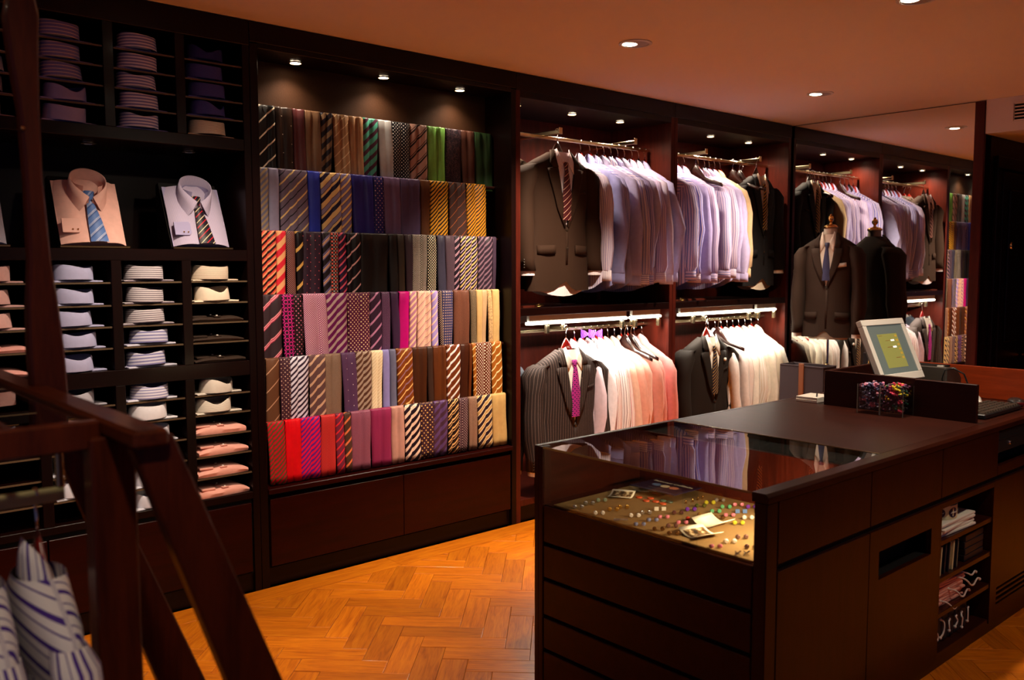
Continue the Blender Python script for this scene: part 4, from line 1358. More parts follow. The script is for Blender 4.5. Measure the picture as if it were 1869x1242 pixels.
rail_of_shirts([4.25, 4.33, 4.40, 4.46, 4.52, 4.58, 4.65, 4.72, 4.79, 4.86, 4.945],
    [('P e4d0e0', 'pale lilac pink'), ('P f0e8f0', 'white'), ('V 18 f4ece8 c890a0@.3', 'white and pink striped'), ('V 20 f0e8e8 907880@.25', 'white and brown striped'), ('V 16 f8ece8 d898a0@.35', 'white and rose striped'), ('P f4ccb8', 'pale peach'), ('P f4b8a8', 'peach'), ('P f4c0b0', 'light salmon'), ('P f0b0a4', 'salmon'), ('P f0a49c', 'salmon pink'), ('P f0a09c', 'coral pink')],
    LZ, WL1, 160)
WL2 = 'on the lower rail beside the mirror'
rail_of_shirts([5.74, 5.83, 5.91, 5.99, 6.07, 6.15, 6.24, 6.33, 6.43],
    [('P f0e8e4', 'white'), ('P ece0dc', 'off-white'), ('V 18 f0e8e4 dcc0b4@.3', 'white and rose striped'), ('P f4e8dc', 'ivory'), ('V 22 f4ece4 e0d0bc@.3', 'ivory striped'), ('P f4e8d8', 'cream'), ('P f0e4d4', 'pale cream'), ('P ece0cc', 'warm cream'), ('P dcd2c0', 'pale beige')],
    LZ, WL2, 190, bends={8: 0.03})

JU = 'jackets on the hanging rails'
jacket_on_hanger((3.962, 0.075, 2.421), 0.0, 'C 2e1a0c 281509 3', 'V 8 e8dcdc a890a8@.25', 'S 36 3a1218 c89880@.14 3a1218@.4 5a2018@.12 3a1218@.34', 'brown suit jacket with striped tie hanging face out beside the ties', 'dark hanger of the brown suit jacket', M['hangerdark'], JU, depth=0.075)
jacket_on_hanger((6.165, 0.075, 2.419), 0.0, 'P 161212', 'P e0ccb4', 'S 26 1c1a24 c89838@.35 1c1a24@.65', 'black suit jacket with gold striped tie hanging face out beside the mirror', 'dark hanger of the black upper suit jacket', M['hangerdark'], JU, depth=0.075)
jacket_on_hanger((4.0, 0.03, 1.189), 0.0, 'V 16 2c2220 6c5a54@.12', 'P f4ece4', 'R 3a1a4a d03aa0 26 6 2', 'brown pinstriped suit jacket with purple tie on the lower rail', 'red hanger of the pinstriped suit jacket', M['hanger'], JU, depth=0.075, square=None)
jacket_on_hanger((5.48, 0.03, 1.189), 0.0, 'C 221a15 1c1511 3', 'P fcf0e4', 'S 24 1c1c34 c8a040@.2 1c1c34@.8', 'dark brown suit jacket with white flower on the lower rail', 'red hanger of the dark brown suit jacket', M['hanger'], JU, depth=0.075, flower=True)
# jackets hanging sideways behind the face-out ones
for k, (x, z, spec, lab) in enumerate(((3.68, UZ, 'P 3e2c1a', 'tan brown jacket hanging sideways, outermost on the upper rail beside the ties'), (3.80, UZ, 'P 342414', 'brown jacket hanging sideways, second on the upper rail beside the ties'), (3.70, LZ, 'V 16 2c3038 585c64@.14', 'grey blue pinstriped jacket hanging sideways behind the pinstriped jacket'), (5.22, LZ, 'P 34343a', 'charcoal jacket hanging sideways behind the dark brown jacket'), (6.37, UZ, 'P 2a2624', 'black jacket hanging sideways, last on the upper rail beside the mirror'))):
    hanger((x, RY + 0.15, z), FX, 'red brown hanger of the %s' % lab.split(' hanging')[0] + [' at the post', ' next to it', '', '', ' by the mirror'][k], 'sideways jacket hangers', M['hanger'], 0.20)
    t = thing('suit_jacket', lab, 'jacket', (x, RY + 0.15, z), FX, JU)
    jacket(t, -0.135, spec, 'P d8ccc0', None, depth=0.045, length=0.84, tails=False, wide=0.19)
# empty hangers between the shirts
for k, (x, z, lab) in enumerate(((5.495, UZ, 'empty hanger in the gap between striped shirts on the upper rail'), (5.97, UZ, 'first empty hanger left of the black jacket'), (6.06, UZ, 'second empty hanger left of the black jacket'), (4.69, LZ, 'first of two bare hangers among the peach shirts'), (4.755, LZ, 'second of two bare hangers among the peach shirts'), (5.785, LZ, 'bare hanger sticking out among the white shirts'))):
    hanger((x, RY - (0.06 if z < 2 else 0.04), z), FX + 0.25, lab, 'empty hangers', M['hangerdark'], 0.22)
# purple bow ties hung on two hangers of the lower rail
for k, x in enumerate((4.30, 4.375)):
    t = thing('bow_tie', 'small purple bow tie, %s of two above the lilac shirts' % ORD[k], 'bow tie', (x, RY - 0.075, LZ - 0.052), FX + 0.5, 'purple bow ties')
    pm = fabric('S 14 5a2c9a 8a4cc8@.4 5a2c9a@.6', 0.4, 0.2)
    for s in (-1, 1):
        mb = MB()
        mb.grid([[(0.004, -0.004, 0.010), (0.004, 0.004, 0.010), (0.004, 0.004, -0.010), (0.004, -0.004, -0.010)], [(0.022, -0.010, 0.022), (0.022, 0.010, 0.022), (0.022, 0.010, -0.022), (0.022, -0.010, -0.022)], [(0.046, -0.005, 0.030), (0.046, 0.005, 0.030), (0.046, 0.005, -0.030), (0.046, -0.005, -0.030)]], True, [[(0.0, 0.0), (0.01, 0.0), (0.02, 0.0), (0.03, 0)], [(0, 0.02), (0.01, 0.02), (0.02, 0.02), (0.03, 0.02)], [(0, 0.046), (0.01, 0.046), (0.02, 0.046), (0.03, 0.046)]], True, True)
        mb.v = [(s * a, b, c) for a, b, c in mb.v]
        ob('bow', mb, pm, t)
    ob('knot', MB().box(-0.007, 0.007, -0.008, 0.008, -0.010, 0.010), pm, t, bevel=0.003)
# loose belts lying on the middle shelf
for k, (x, y) in enumerate(((3.74, 0.05), (5.17, 0.05))):
    t = thing('belt', 'rolled leather belt with metal buckle lying on the shelf beside the %s' % ['ties', 'striped shirts'][k], 'belt', (x, y, 1.3125), 0.1, 'belts on the middle shelf')
    pts = [(-0.1, 0.0, 0.006), (0.0, 0.02, 0.006), (0.2, 0.03, 0.006), (0.42, 0.01, 0.006)]
    mb = MB()
    mb.grid([[(a, b, 0.0), (a, b, 0.012), (a, b + 0.03, 0.012), (a, b + 0.03, 0.0)] for a, b, c in pts], True, None, True, True)
    ob('strap', mb, mat('belt leather', hexc('4a1a10'), rough=0.35), t)
    ob('buckle', MB().tube([(0.03, -0.012, 0.004), (0.07, -0.012, 0.012), (0.07, 0.018, 0.018), (0.03, 0.018, 0.010), (0.03, -0.012, 0.004)], 0.003, 6), M['brass'], t, smooth='all')
    ob('prong', MB().tube([(0.03, 0.004, 0.010), (0.085, 0.006, 0.016)], 0.0022, 6), M['brass'], t)

# ================================================================== MANNEQUIN
mq = thing('tailor_mannequin', 'headless mannequin in a dark suit with navy dotted tie before the mirror', 'mannequin', (6.22, -0.54, 0.0), FX + 0.30)
jacket(mq, 1.80, 'C 38281f 30221b 3', 'P e8d8c8', 'D 1c1a3a 8a8ab0 14 2.2', depth=0.105, square='P f0e8dc', length=0.765, tails=False, wide=0.225, lap=0.38, buttons=1)
mq.scale = (0.86, 1.0, 1.0)
ob('neck', MB().lathe([(0.0, 1.78), (0.056, 1.78), (0.054, 1.845), (0.0, 1.85)], 24), fabric('P e0d0bc', 0.8), mq, smooth=True)
cap = ob('neck_cap', MB().lathe([(0.0, 1.845), (0.060, 1.846), (0.062, 1.852), (0.058, 1.862), (0.040, 1.872), (0.014, 1.878), (0.010, 1.890), (0.0, 1.892)], 28), M['brass'], mq, smooth=True)
ob('finial', MB().lathe([(0.0, 1.888), (0.012, 1.890), (0.024, 1.906), (0.026, 1.918), (0.018, 1.934), (0.010, 1.940), (0.012, 1.948), (0.0, 1.955)], 20), M['brass'], cap, smooth=True)
ob('torso_base', MB().lathe([(0.0, 1.02), (0.15, 1.02), (0.16, 1.10), (0.0, 1.10)], 24), fabric('P c8b8a0', 0.8), mq, smooth=True).scale = (1.1, 0.6, 1.0)
ob('pole', MB().lathe([(0.0, 0.03), (0.012, 0.03), (0.012, 1.05), (0.0, 1.05)], 14), M['chrome'], mq, smooth=True)
ob('pole_collar', MB().lathe([(0.0, 0.74), (0.020, 0.74), (0.020, 0.82), (0.014, 0.83), (0.0, 0.83)], 16), M['brass'], mq, smooth=True)
ob('base_disc', MB().lathe([(0.0, 0.001), (0.15, 0.001), (0.15, 0.012), (0.05, 0.03), (0.0, 0.035)], 28), M['brass'], mq, smooth=True)
# grey felt box bag in front of the mannequin
gb = thing('felt_tote_bag', 'grey felt bag with a brown leather strap standing behind the counter', 'bag', (5.93, -0.55, 0.0))
mb = MB()
mb.grid([[(-0.09, -0.17, z), (0.09, -0.17, z), (0.09, 0.17, z), (-0.09, 0.17, z)] for z in (0.0, 0.45, 0.84)], True, None, True, False)
o = ob('bag_body', mb, M['grey'], gb)
solidify(o, 0.008)
ob('strap', MB().box(-0.105, -0.094, -0.025, 0.015, 0.55, 0.86), mat('tan leather strap', hexc('7a4424'), rough=0.4), gb, bevel=0.003)
ob('rim', MB().tube([(-0.09, -0.17, 0.84), (0.09, -0.17, 0.84), (0.09, 0.17, 0.84), (-0.09, 0.17, 0.84), (-0.09, -0.17, 0.84)], 0.006, 6), M['grey'], gb)

# ================================================================== COUNTER
ct = thing('sales_counter', 'long dark mahogany sales counter with a glass display case at its end', 'counter', (3.5, -2.07, 0.0))
X0, X1, YR, YL, ZT = 2.22, 4.80, -2.56, -1.578, 0.905
GB = 0.686                      # lower edge of the front glass
wbox('side_panel', (X0, X1, -1.60, YL, 0.0, ZT), M['counter'], ct, 0.002)
wbox('end_panel', (X1 - 0.02, X1, YR + 0.02, -1.60, 0.0, 0.88), M['counterz'], ct, 0.002)
wbox('front_post', (X0, X0 + 0.045, -1.622, -1.60, 0.0, ZT - 0.002), M['counterz'], ct, 0.002)
wbox('front_post', (X0, X0 + 0.06, YR, -2.516, 0.0, 0.876), M['counterz'], ct, 0.003)
# mitred top rail along the serving side
rail = MB()
rail.poly([(X0, -2.508, ZT), (X0, YR + 0.006, ZT), (X0, YR - 0.004, ZT - 0.010), (X0, YR - 0.004, 0.876), (X0, -2.508, 0.876)], (X1 - X0, 0, 0))
ob('top_rail', rail, M['counter'], ct, bevel=0.001, world=True)
wbox('top_board', (3.012, X1, -2.508, -1.60, 0.878, ZT), M['countertop'], ct, 0.001)
wbox('edge_inlay', (3.006, 3.012, -2.508, -1.60, 0.885, ZT + 0.0008), M['brass'], ct, 0)
wbox('glass_top', (X0 + 0.002, 3.006, -2.508, -1.60, 0.897, ZT - 0.001), M['glass'], ct, 0)
wbox('front_glass', (X0 + 0.003, X0 + 0.010, -2.516, -1.622, GB, 0.897), M['glass'], ct, 0)
wbox('glass_edge_highlight', (X0 + 0.001, X0 + 0.0025, -2.51, -1.622, 0.897, 0.9045), mat('painted glass edge highlight', hexc('a08850'), rough=0.12, spec=0.9), ct, 0)  # golden highlight along the glass edge, put into its base colour
wbox('case_floor', (X0 + 0.012, 2.80, -2.516, -1.60, 0.665, 0.686), M['counter'], ct, 0)
wbox('case_back', (2.795, 2.815, -2.516, -1.60, 0.686, 0.890), M['bay'], ct, 0)
wbox('case_top_block', (2.815, 3.006, -2.508, -1.60, 0.80, 0.886), M['black'], ct, 0)
wbox('case_side', (X0 + 0.062, 2.795, -2.516, -2.510, 0.686, 0.876), M['bay'], ct, 0)
# drawers of the narrow front
cuts = [0.665, 0.541, 0.408, 0.266, 0.136, 0.0]
wbox('carcass', (X0 + 0.02, 2.84, -2.535, -1.60, 0.02, 0.664), M['black'], ct, 0)
for k in range(5):
    wbox('drawer_front', (X0 + 0.002, X0 + 0.02, -2.512, -1.626, cuts[k + 1] + (0.007 if k < 4 else 0.004), cuts[k] - (0.007 if k else -0.018)), M['counter'], ct, 0.0025)
# serving side, upper row and lower row of panels
for x0, x1 in ((2.284, 2.851), (2.855, 3.412), (3.416, 3.962)):
    wbox('upper_panel', (x0, x1, YR, YR + 0.02, 0.684, 0.875), M['counterz'], ct, 0.0015)
wbox('upper_panel', (3.966, 4.79, YR, YR + 0.02, 0.684, 0.724), M['counterz'], ct, 0.0015)
wbox('upper_panel', (4.62, 4.79, YR, YR + 0.02, 0.724, 0.875), M['counterz'], ct, 0.0015)
wbox('shadow_gap', (2.26, 4.79, YR + 0.012, YR + 0.02, 0.655, 0.69), M['black'], ct, 0)
wbox('lower_panel', (2.284, 2.851, YR, YR + 0.02, 0.05, 0.662), M['counterz'], ct, 0.0015)
for b in ((2.855, 2.921, 0.05, 0.662), (3.337, 3.412, 0.05, 0.662), (2.921, 3.337, 0.584, 0.662), (2.921, 3.337, 0.05, 0.484)):
    wbox('lower_panel', (b[0], b[1], YR, YR + 0.02, b[2], b[3]), M['counterz'], ct, 0)
wbox('niche', (2.90, 3.36, YR + 0.075, YR + 0.09, 0.47, 0.60), M['black'], ct, 0)
wbox('niche_floor', (2.90, 3.36, YR + 0.02, YR + 0.075, 0.47, 0.484), M['black'], ct, 0)
wbox('niche_knob', (2.94, 2.946, YR + 0.06, YR + 0.075, 0.525, 0.545), M['brass'], ct, 0.001)
wbox('plinth', (2.26, 4.79, YR + 0.012, YR + 0.03, 0.0, 0.05), M['counter'], ct, 0)
# open shelves
SX0, SX1 = 3.425, 3.935
wbox('shelf_side', (SX0 - 0.012, SX0, YR, -2.16, 0.05, 0.662), M['counterz'], ct, 0)
wbox('shelf_side', (SX1, SX1 + 0.018, YR, -2.16, 0.05, 0.662), M['counterz'], ct, 0)
wbox('shelf_back', (SX0, SX1, -2.18, -2.16, 0.05, 0.662), M['black'], ct, 0)
wbox('shelf_lintel', (SX0, SX1, YR, -2.18, 0.640, 0.662), M['counterz'], ct, 0.001)
SHZ = [0.068, 0.225, 0.365, 0.512]
for z in SHZ:
    wbox('shelf', (SX0, SX1, YR + 0.004, -2.18, z - 0.020, z), M['counter'], ct, 0.0015)
# far part: panel with grille, slot drawer above
for b in ((3.953, 4.79, 0.20, 0.662), (3.953, 4.005, 0.05, 0.20), (4.005, 4.79, 0.05, 0.115)):
    wbox('lower_panel', (b[0], b[1], YR, YR + 0.02, b[2], b[3]), M['counterz'], ct, 0)
wbox('grille_back', (4.005, 4.79, YR + 0.025, YR + 0.035, 0.115, 0.20), M['black'], ct, 0)
for z in (0.122, 0.145, 0.168, 0.188):
    wbox('grille_slat', (4.005, 4.79, YR + 0.002, YR + 0.022, z, z + 0.011), M['counter'], ct, 0.001)
wbox('slot_back', (3.97, 4.62, YR + 0.05, YR + 0.06, 0.72, 0.878), M['black'], ct, 0)
cd = thing('cash_drawer', 'black cash drawer with a small lock let into the counter', 'drawer', (4.30, YR + 0.03, 0.80))
wbox('drawer_body', (3.985, 4.61, YR + 0.008, YR + 0.049, 0.775, 0.865), M['blackgloss'], cd, 0.003)
wbox('drawer_groove', (3.99, 4.60, YR + 0.0065, YR + 0.008, 0.828, 0.834), M['black'], cd, 0)
ob('lock', MB().lathe([(0, -0.006), (0.008, -0.006), (0.010, -0.002), (0.010, 0)], 14, (4.11, YR + 0.008, 0.805), 1), M['chrome'], cd, smooth=True, world=True)

# case lamp under the serving-side rail
cl = thing('case_lamp', 'slim strip lamp inside the glass display case', 'light', (2.50, -2.496, 0.878))
ob('lamp_housing', MB().box(-0.22, 0.22, -0.010, 0.010, -0.004, 0.016), M['blackgloss'], cl, bevel=0.002)
ob('diffuser', MB().box(-0.21, 0.21, -0.006, 0.008, -0.008, -0.004), mat('case lamp glow', (1, 1, 1), emit=((1.0, 0.72, 0.4), 6.0)), cl)
d = bpy.data.lights.new('case', 'AREA')
d.shape, d.size, d.size_y, d.energy, d.color = 'RECTANGLE', 0.42, 0.012, P_CASE, (1.0, 0.72, 0.40)
o = link(bpy.data.objects.new('case_light', d), cl, (0, 0.004, -0.011))
o.rotation_euler = (math.radians(55), 0, 0)

# ------------------------------------------------------------------ contents of the case
ftr = tag(ob('felt_tray', MB().box(2.234, 2.79, -2.505, -1.665, 0.687, 0.694), M['felt'], bevel=0.002), 'brown felt tray holding the cufflinks inside the glass case', 'tray')
FZ = 0.6945
CL = [(2.258, -1.768, 'silver'), (2.324, -1.76, 'silver'), (2.389, -1.761, 'sage'), (2.255, -1.872, 'pearl'), (2.327, -1.874, 'gold'), (2.379, -1.877, 'gold'), (2.25, -1.977, 'bar'), (2.324, -1.976, 'pearl'), (2.38, -1.979, 'silver'), (2.457, -1.98, 'white square'), (2.257, -2.055, 'blue crystal'), (2.329, -2.051, 'blue crystal'), (2.386, -2.053, 'pink crystal'), (2.463, -2.054, 'amber'), (2.532, -2.058, 'purple'), (2.598, -2.052, 'olive'), (2.657, -2.049, 'lime'), (2.713, -2.053, 'silver'), (2.26, -2.133, 'bronze'), (2.321, -2.141, 'mottled'), (2.38, -2.137, 'pink crystal'), (2.437, -2.133, 'red'), (2.506, -2.13, 'gold'), (2.577, -2.131, 'green'), (2.652, -2.122, 'green'), (2.713, -2.133, 'pink crystal'), (2.72, -2.184, 'purple'), (2.258, -2.195, 'bronze'), (2.519, -2.187, 'bronze'), (2.574, -2.191, 'pink crystal'), (2.644, -2.191, 'blue square'), (2.593, -2.253, 'pearl'), (2.515, -2.268, 'lime'), (2.389, -2.366, 'mottled'), (2.323, -2.367, 'pearl'), (2.249, -2.366, 'pink crystal'), (2.249, -2.461, 'cross'), (2.324, -2.442, 'amber')]
LC = {'silver': 'c8c8cc', 'sage': '8a9a88', 'pearl': 'e8e0dc', 'gold': 'd8a850', 'bar': 'd0d0d4', 'white square': 'f0e8e0', 'blue crystal': '7a88b8', 'pink crystal': 'd87a94', 'amber': '4a2a30', 'purple': '6a30a8', 'olive': '4a5020', 'lime': 'b8b030', 'bronze': '7a5a38', 'mottled': '6a4a48', 'red': 'b03828', 'green': '58a878', 'blue square': '5a80c0', 'cross': 'd0ccd0'}
lm = {k: mat('cufflink ' + k, hexc(v), rough=0.2, spec=0.8, metal=0.9 if k in ('silver', 'gold', 'bar', 'cross', 'bronze') else 0.35, coat=0.6) for k, v in LC.items()}
RN = {}
for x, y, kx in CL:
    RN.setdefault(round(y * 10), []).append(x)
kinds = {}
for n, (x, y, kx) in enumerate(CL):
    kinds[kx] = kinds.get(kx, 0) + 1
    order = ORD[kinds[kx] - 1]
    multi = sum(1 for c in CL if c[2] == kx) > 1
    for s in (0, 1):
        if kx == 'lime':
            pass
        ox, oy = (0.013 * (1 if s else -1)) * 0.75, (0.013 * (-1 if s else 1)) * 0.66
        nm = '%s %s cufflink, %s one of the %spair on the felt tray' % (kx, {'bar': 'shaped silver', 'cross': 'shaped silver'}.get(kx, 'faced'), ['left', 'right'][s], (order + ' such ') if multi else '')
        t = thing('cufflink', nm, 'cufflink', (x + ox, y + oy, FZ), -0.72, 'cufflinks on the felt tray')
        # toggle leg lying on the felt, face tilted to the shopper
        if kx in ('white square', 'blue square'):
            f = MB().box(-0.009, 0.009, -0.003, 0.002, 0.001, 0.017)
        elif kx == 'bar':
            f = MB().box(-0.014, 0.014, -0.003, 0.003, 0.006, 0.012)
        elif kx == 'cross':
            f = MB().poly([(-0.012, 0, 0.001), (-0.009, 0, 0.0), (0, 0, 0.006), (0.009, 0, 0.0), (0.012, 0, 0.001), (0.003, 0, 0.009), (0.012, 0, 0.017), (0.009, 0, 0.018), (0, 0, 0.012), (-0.009, 0, 0.018), (-0.012, 0, 0.017), (-0.003, 0, 0.009)], (0, 0.004, 0))
        elif 'crystal' in kx:
            f = MB().ball((0, 0, 0.009), 0.0092, 8, 4, (1, 0.55, 1))
        else:
            f = MB().lathe([(0, -0.004), (0.006, -0.004), (0.009, -0.001), (0.009, 0.002), (0, 0.003)], 14, (0, 0, 0.0095), 1)
        t.scale = (0.85, 0.85, 0.85)
        ob('face', f, lm[kx], t)
        ob('post', MB().tube([(0, 0.002, 0.009), (0, 0.014, 0.006)], 0.0018, 6), M['brass'] if kx in ('gold', 'bronze', 'lime', 'amber', 'purple', 'olive') else M['chrome'], t)
        ob('toggle', MB().tube([(-0.007, 0.015, 0.005), (0.007, 0.015, 0.005)], 0.003, 8), M['brass'] if kx in ('gold', 'bronze', 'lime', 'amber', 'purple', 'olive') else M['chrome'], t)
for k, (x, y) in enumerate(((2.607, -1.979), (2.643, -1.983), (2.675, -1.981), (2.703, -1.983), (2.324, -2.177), (2.354, -2.177))):
    t = thing('dress_stud', 'small gold dress stud, %s %s' % (ORD[k] if k < 4 else ORD[k - 4], 'in the row of four' if k < 4 else 'of the two near the photographs'), 'stud', (x, y, FZ), 0, 'gold dress studs')
    ob('stud_head', MB().ball((0, 0, 0.009), 0.0042, 8, 5), M['brass'], t, smooth='all')
    ob('stud_base', MB().lathe([(0.0, 0.0), (0.005, 0.0), (0.005, 0.002), (0.0015, 0.003), (0.0015, 0.008), (0, 0.008)], 10), M['brass'], t, smooth=True)
for k, (x, y, c) in enumerate(((2.541, -1.812, 'c8502c'), (2.562, -1.850, 'c8502c'), (2.522, -1.862, 'c8502c'), (2.540, -1.892, 'c8502c'), (2.535, -1.930, 'c8502c'), (2.568, -1.905, '4a6a58'), (2.572, -1.932, '3a5048'))):
    t = ob('enamel_disc', MB().lathe([(0, 0.0), (0.012, 0.0), (0.0125, 0.002), (0.0115, 0.004), (0.0, 0.0045)], 18), mat('enamel', hexc(c), rough=0.25), None, (x, y, FZ), smooth=True)
    tag(t, ['orange enamel disc farthest from the clear block', 'orange enamel disc touching the clear block', 'orange enamel disc at the left of the cluster', 'orange enamel disc in the middle of the cluster', 'orange enamel disc nearest the white square cufflinks', 'green enamel disc beside the clear block', 'dark green enamel disc at the end of the cluster'][k], 'disc', 'enamel discs')
# curled photographs
def photo(c, w, h, rz, curl, label, dark):
    def build(nt):
        uv = nt.sep(nt.uv())
        inx = nt.m('LESS_THAN', nt.m('ABSOLUTE', nt.m('SUBTRACT', uv[0], 0.5)), 0.42)
        iny = nt.m('LESS_THAN', nt.m('ABSOLUTE', nt.m('SUBTRACT', uv[1], 0.5)), 0.38)
        n = nt.noise(nt.uv(), 5.0, 4, 0.6)
        pic = nt.ramp(n, [(0.4, hexc('2a1c10')), (0.52, hexc('7a5c38')), (0.62, hexc('e8d4b0'))])
        return nt.mix(nt.m('MULTIPLY', inx, iny), hexc('f4ecdc'), pic if dark else hexc('f0e4cc'))
    m_ = mat('photo print', rough=0.4, build=build)
    rows, uvs = [], []
    for q in range(9):
        s = q / 8
        z = 0.002 + curl * (2 * s - 1) ** 2
        rows.append([(-w / 2, h * (s - 0.5), z), (0, h * (s - 0.5), z + 0.001), (w / 2, h * (s - 0.5), z)])
        uvs.append([(0, s), (0.5, s), (1, s)])
    o = ob('photograph', MB().grid(rows, False, uvs), m_, None, (c[0], c[1], FZ), rz, smooth='all')
    solidify(o, 0.0008)
    tag(o, label, 'photograph', 'curled prints in the case')
photo((2.515, -1.748), 0.09, 0.115, 0.55 - PI / 2, 0.006, 'curled photograph print beside the clear block', True)
photo((2.45, -2.212), 0.105, 0.10, -0.05, 0.022, 'curled white card behind the near photograph', False)
photo((2.322, -2.255), 0.10, 0.105, -0.25, 0.018, 'curled photograph print nearest the glass front', True)
# clear block with the printed card
ab = thing('acrylic_sign', 'clear block with a navy card reading Selected Cufflinks', 'sign', (2.675, -1.83, FZ), 0.0)
ob('clear_block', MB().box(-0.088, 0.088, -0.112, 0.112, 0.0, 0.030), M['acrylic'], ab, bevel=0.002)
ob('card', MB().box(-0.084, 0.084, -0.108, 0.108, 0.022, 0.0245), M['navy'], ab)
for k, (yy, c) in enumerate(((0.042, '6a88b8'), (0.0, 'e8d4b4'), (-0.042, 'e08a70'))):
    ob('printed_disc', MB().lathe([(0, 0.0), (0.018, 0.0), (0.018, 0.0006), (0, 0.0006)], 24, (-0.002, yy, 0.0245)), mat('printed disc', hexc(c), rough=0.5), ab)
def text(body, size, parent, loc, rot, mt, name='lettering'):
    cu = bpy.data.curves.new(name, 'FONT')
    cu.body, cu.size, cu.align_x, cu.align_y, cu.extrude = body, size, 'CENTER', 'CENTER', 0.0002
    cu.materials.append(mt)
    tmp = bpy.data.objects.new(name, cu)
    col.objects.link(tmp)
    bpy.context.view_layer.update()
    me = bpy.data.meshes.new_from_object(tmp.evaluated_get(bpy.context.evaluated_depsgraph_get()))
    bpy.data.objects.remove(tmp)
    o = bpy.data.objects.new(name, me)
    link(o, parent, loc)
    o.rotation_euler = rot
    return o
wp = mat('white print', hexc('f0ece4'), rough=0.6)
text('Selected Cufflinks', 0.026, ab, (0.048, 0.0, 0.0248), (0, 0, -PI / 2), wp)
text('- - - - - - - - - - - -', 0.010, ab, (-0.046, 0.012, 0.0248), (0, 0, -PI / 2), wp)

# ------------------------------------------------------------------ till surround and things on the counter
ts = thing('till_surround', 'low wooden screen around the till on the counter top', 'screen', (4.3, -2.15, ZT))
wbox('front_board', (3.90, 3.922, -2.228, -1.80, ZT, 1.070), M['countertop'], ts, 0.002)
wbox('front_board', (3.893, 3.915, -2.492, -2.23, ZT, 1.068), M['countertop'], ts, 0.002)
wbox('side_board', (3.922, 4.70, -1.822, -1.80, ZT, 1.070), M['countertop'], ts, 0.002)
wbox('rear_board', (4.68, 4.702, -2.505, -1.822, ZT, 1.062), M['red'], ts, 0.002)
M['glassedge'] = mat('painted glass edge glint', hexc('8a8a80'), rough=0.12, spec=0.9)  # pale bars carry the bright glints of the cube edges as colour
def knots(name, seed, cols):
    rng = random.Random(seed)
    mb = MB()
    for _ in range(240):
        x, y = rng.uniform(-0.038, 0.038), rng.uniform(-0.038, 0.038)
        z = rng.uniform(0.022, 0.124 + 0.020 * math.cos(x * 30) * math.cos(y * 30))
        a = rng.uniform(0, 6.28)
        for s in (-1, 1):
            mb.ball((x + s * 0.006 * math.cos(a), y + s * 0.006 * math.sin(a), z + s * 0.002), 0.0062, 6, 4)
    def build(nt):
        v = nt.node('ShaderNodeTexVoronoi')
        v.inputs['Scale'].default_value = 42.0
        nt.link(nt.obj(), v.inputs['Vector'])
        sp = nt.sep(v.outputs['Color'])
        return nt.ramp(sp[0], [(i / len(cols), hexc(c)) for i, c in enumerate(cols)], 'CONSTANT')
    return mb, mat(name, rough=0.6, build=build)
for k, (yc, cols, lab) in enumerate(((-2.072, ['3a3458', 'f090ac', '4c4870', 'a0a8cc', '2c2a48', 'e88ca8', '6a5078', 'f0a0b8'], 'clear glass cube filled with pink and navy silk knots'), (-2.177, ['3a2030', '1c5a44', 'f0d020', '6a2048', 'e84068', '3a2840', '7a386a', '2a4a3a'], 'clear glass cube filled with dark and yellow silk knots'))):
    t = thing('glass_cube', lab, 'glass vase', (3.845, yc, ZT), 0, 'glass cubes of silk knots')
    out_, i_ = 0.051, 0.046
    mb = MB()
    mb.box(-out_, out_, -out_, out_, 0.0005, 0.018)
    ob('cube_base', mb, M['cubeglass'], t, bevel=0.001)
    mb = MB()
    for b in ((-out_, -i_, -out_, out_), (i_, out_, -out_, out_), (-i_, i_, -out_, -i_), (-i_, i_, i_, out_)):
        mb.box(b[0], b[1], b[2], b[3], 0.018, 0.132)
    ob('cube_wall', mb, M['cubeglass'], t)
    for ex in (-1, 1):
        for ey in (-1, 1):
            ob('cube_edge_glint', MB().box(ex * out_ - 0.0012, ex * out_ + 0.0012, ey * out_ - 0.0012, ey * out_ + 0.0012, 0.001, 0.132), M['glassedge'], t)
    kb, km = knots('silk knots', 20 + k, cols)
    tag(ob('silk_knots', kb, km, t, smooth='all'), None, None, None, 'stuff')
pad = thing('note_pad', 'thick white note pad with a pen lying on the counter corner', 'note pad', (3.985, -1.70, ZT), 0.05)
for k in range(2):
    ob('sheet_block', MB().box(-0.075 + 0.002 * k, 0.075 + 0.002 * k, -0.055, 0.055, 0.0005 + 0.0125 * k, 0.0125 + 0.0125 * k), M['paper'], pad, bevel=0.001)
pen = tag(ob('pen', MB().tube([(-0.04, 0.0, 0), (-0.03, 0.0, 0), (0.04, 0.0, 0), (0.05, 0.0, 0)], [0.001, 0.004, 0.004, 0.003], 8), M['blackgloss'], None, (3.97, -1.725, ZT + 0.0295), 0.5, smooth=True), 'black pen lying on the white note pad', 'pen')

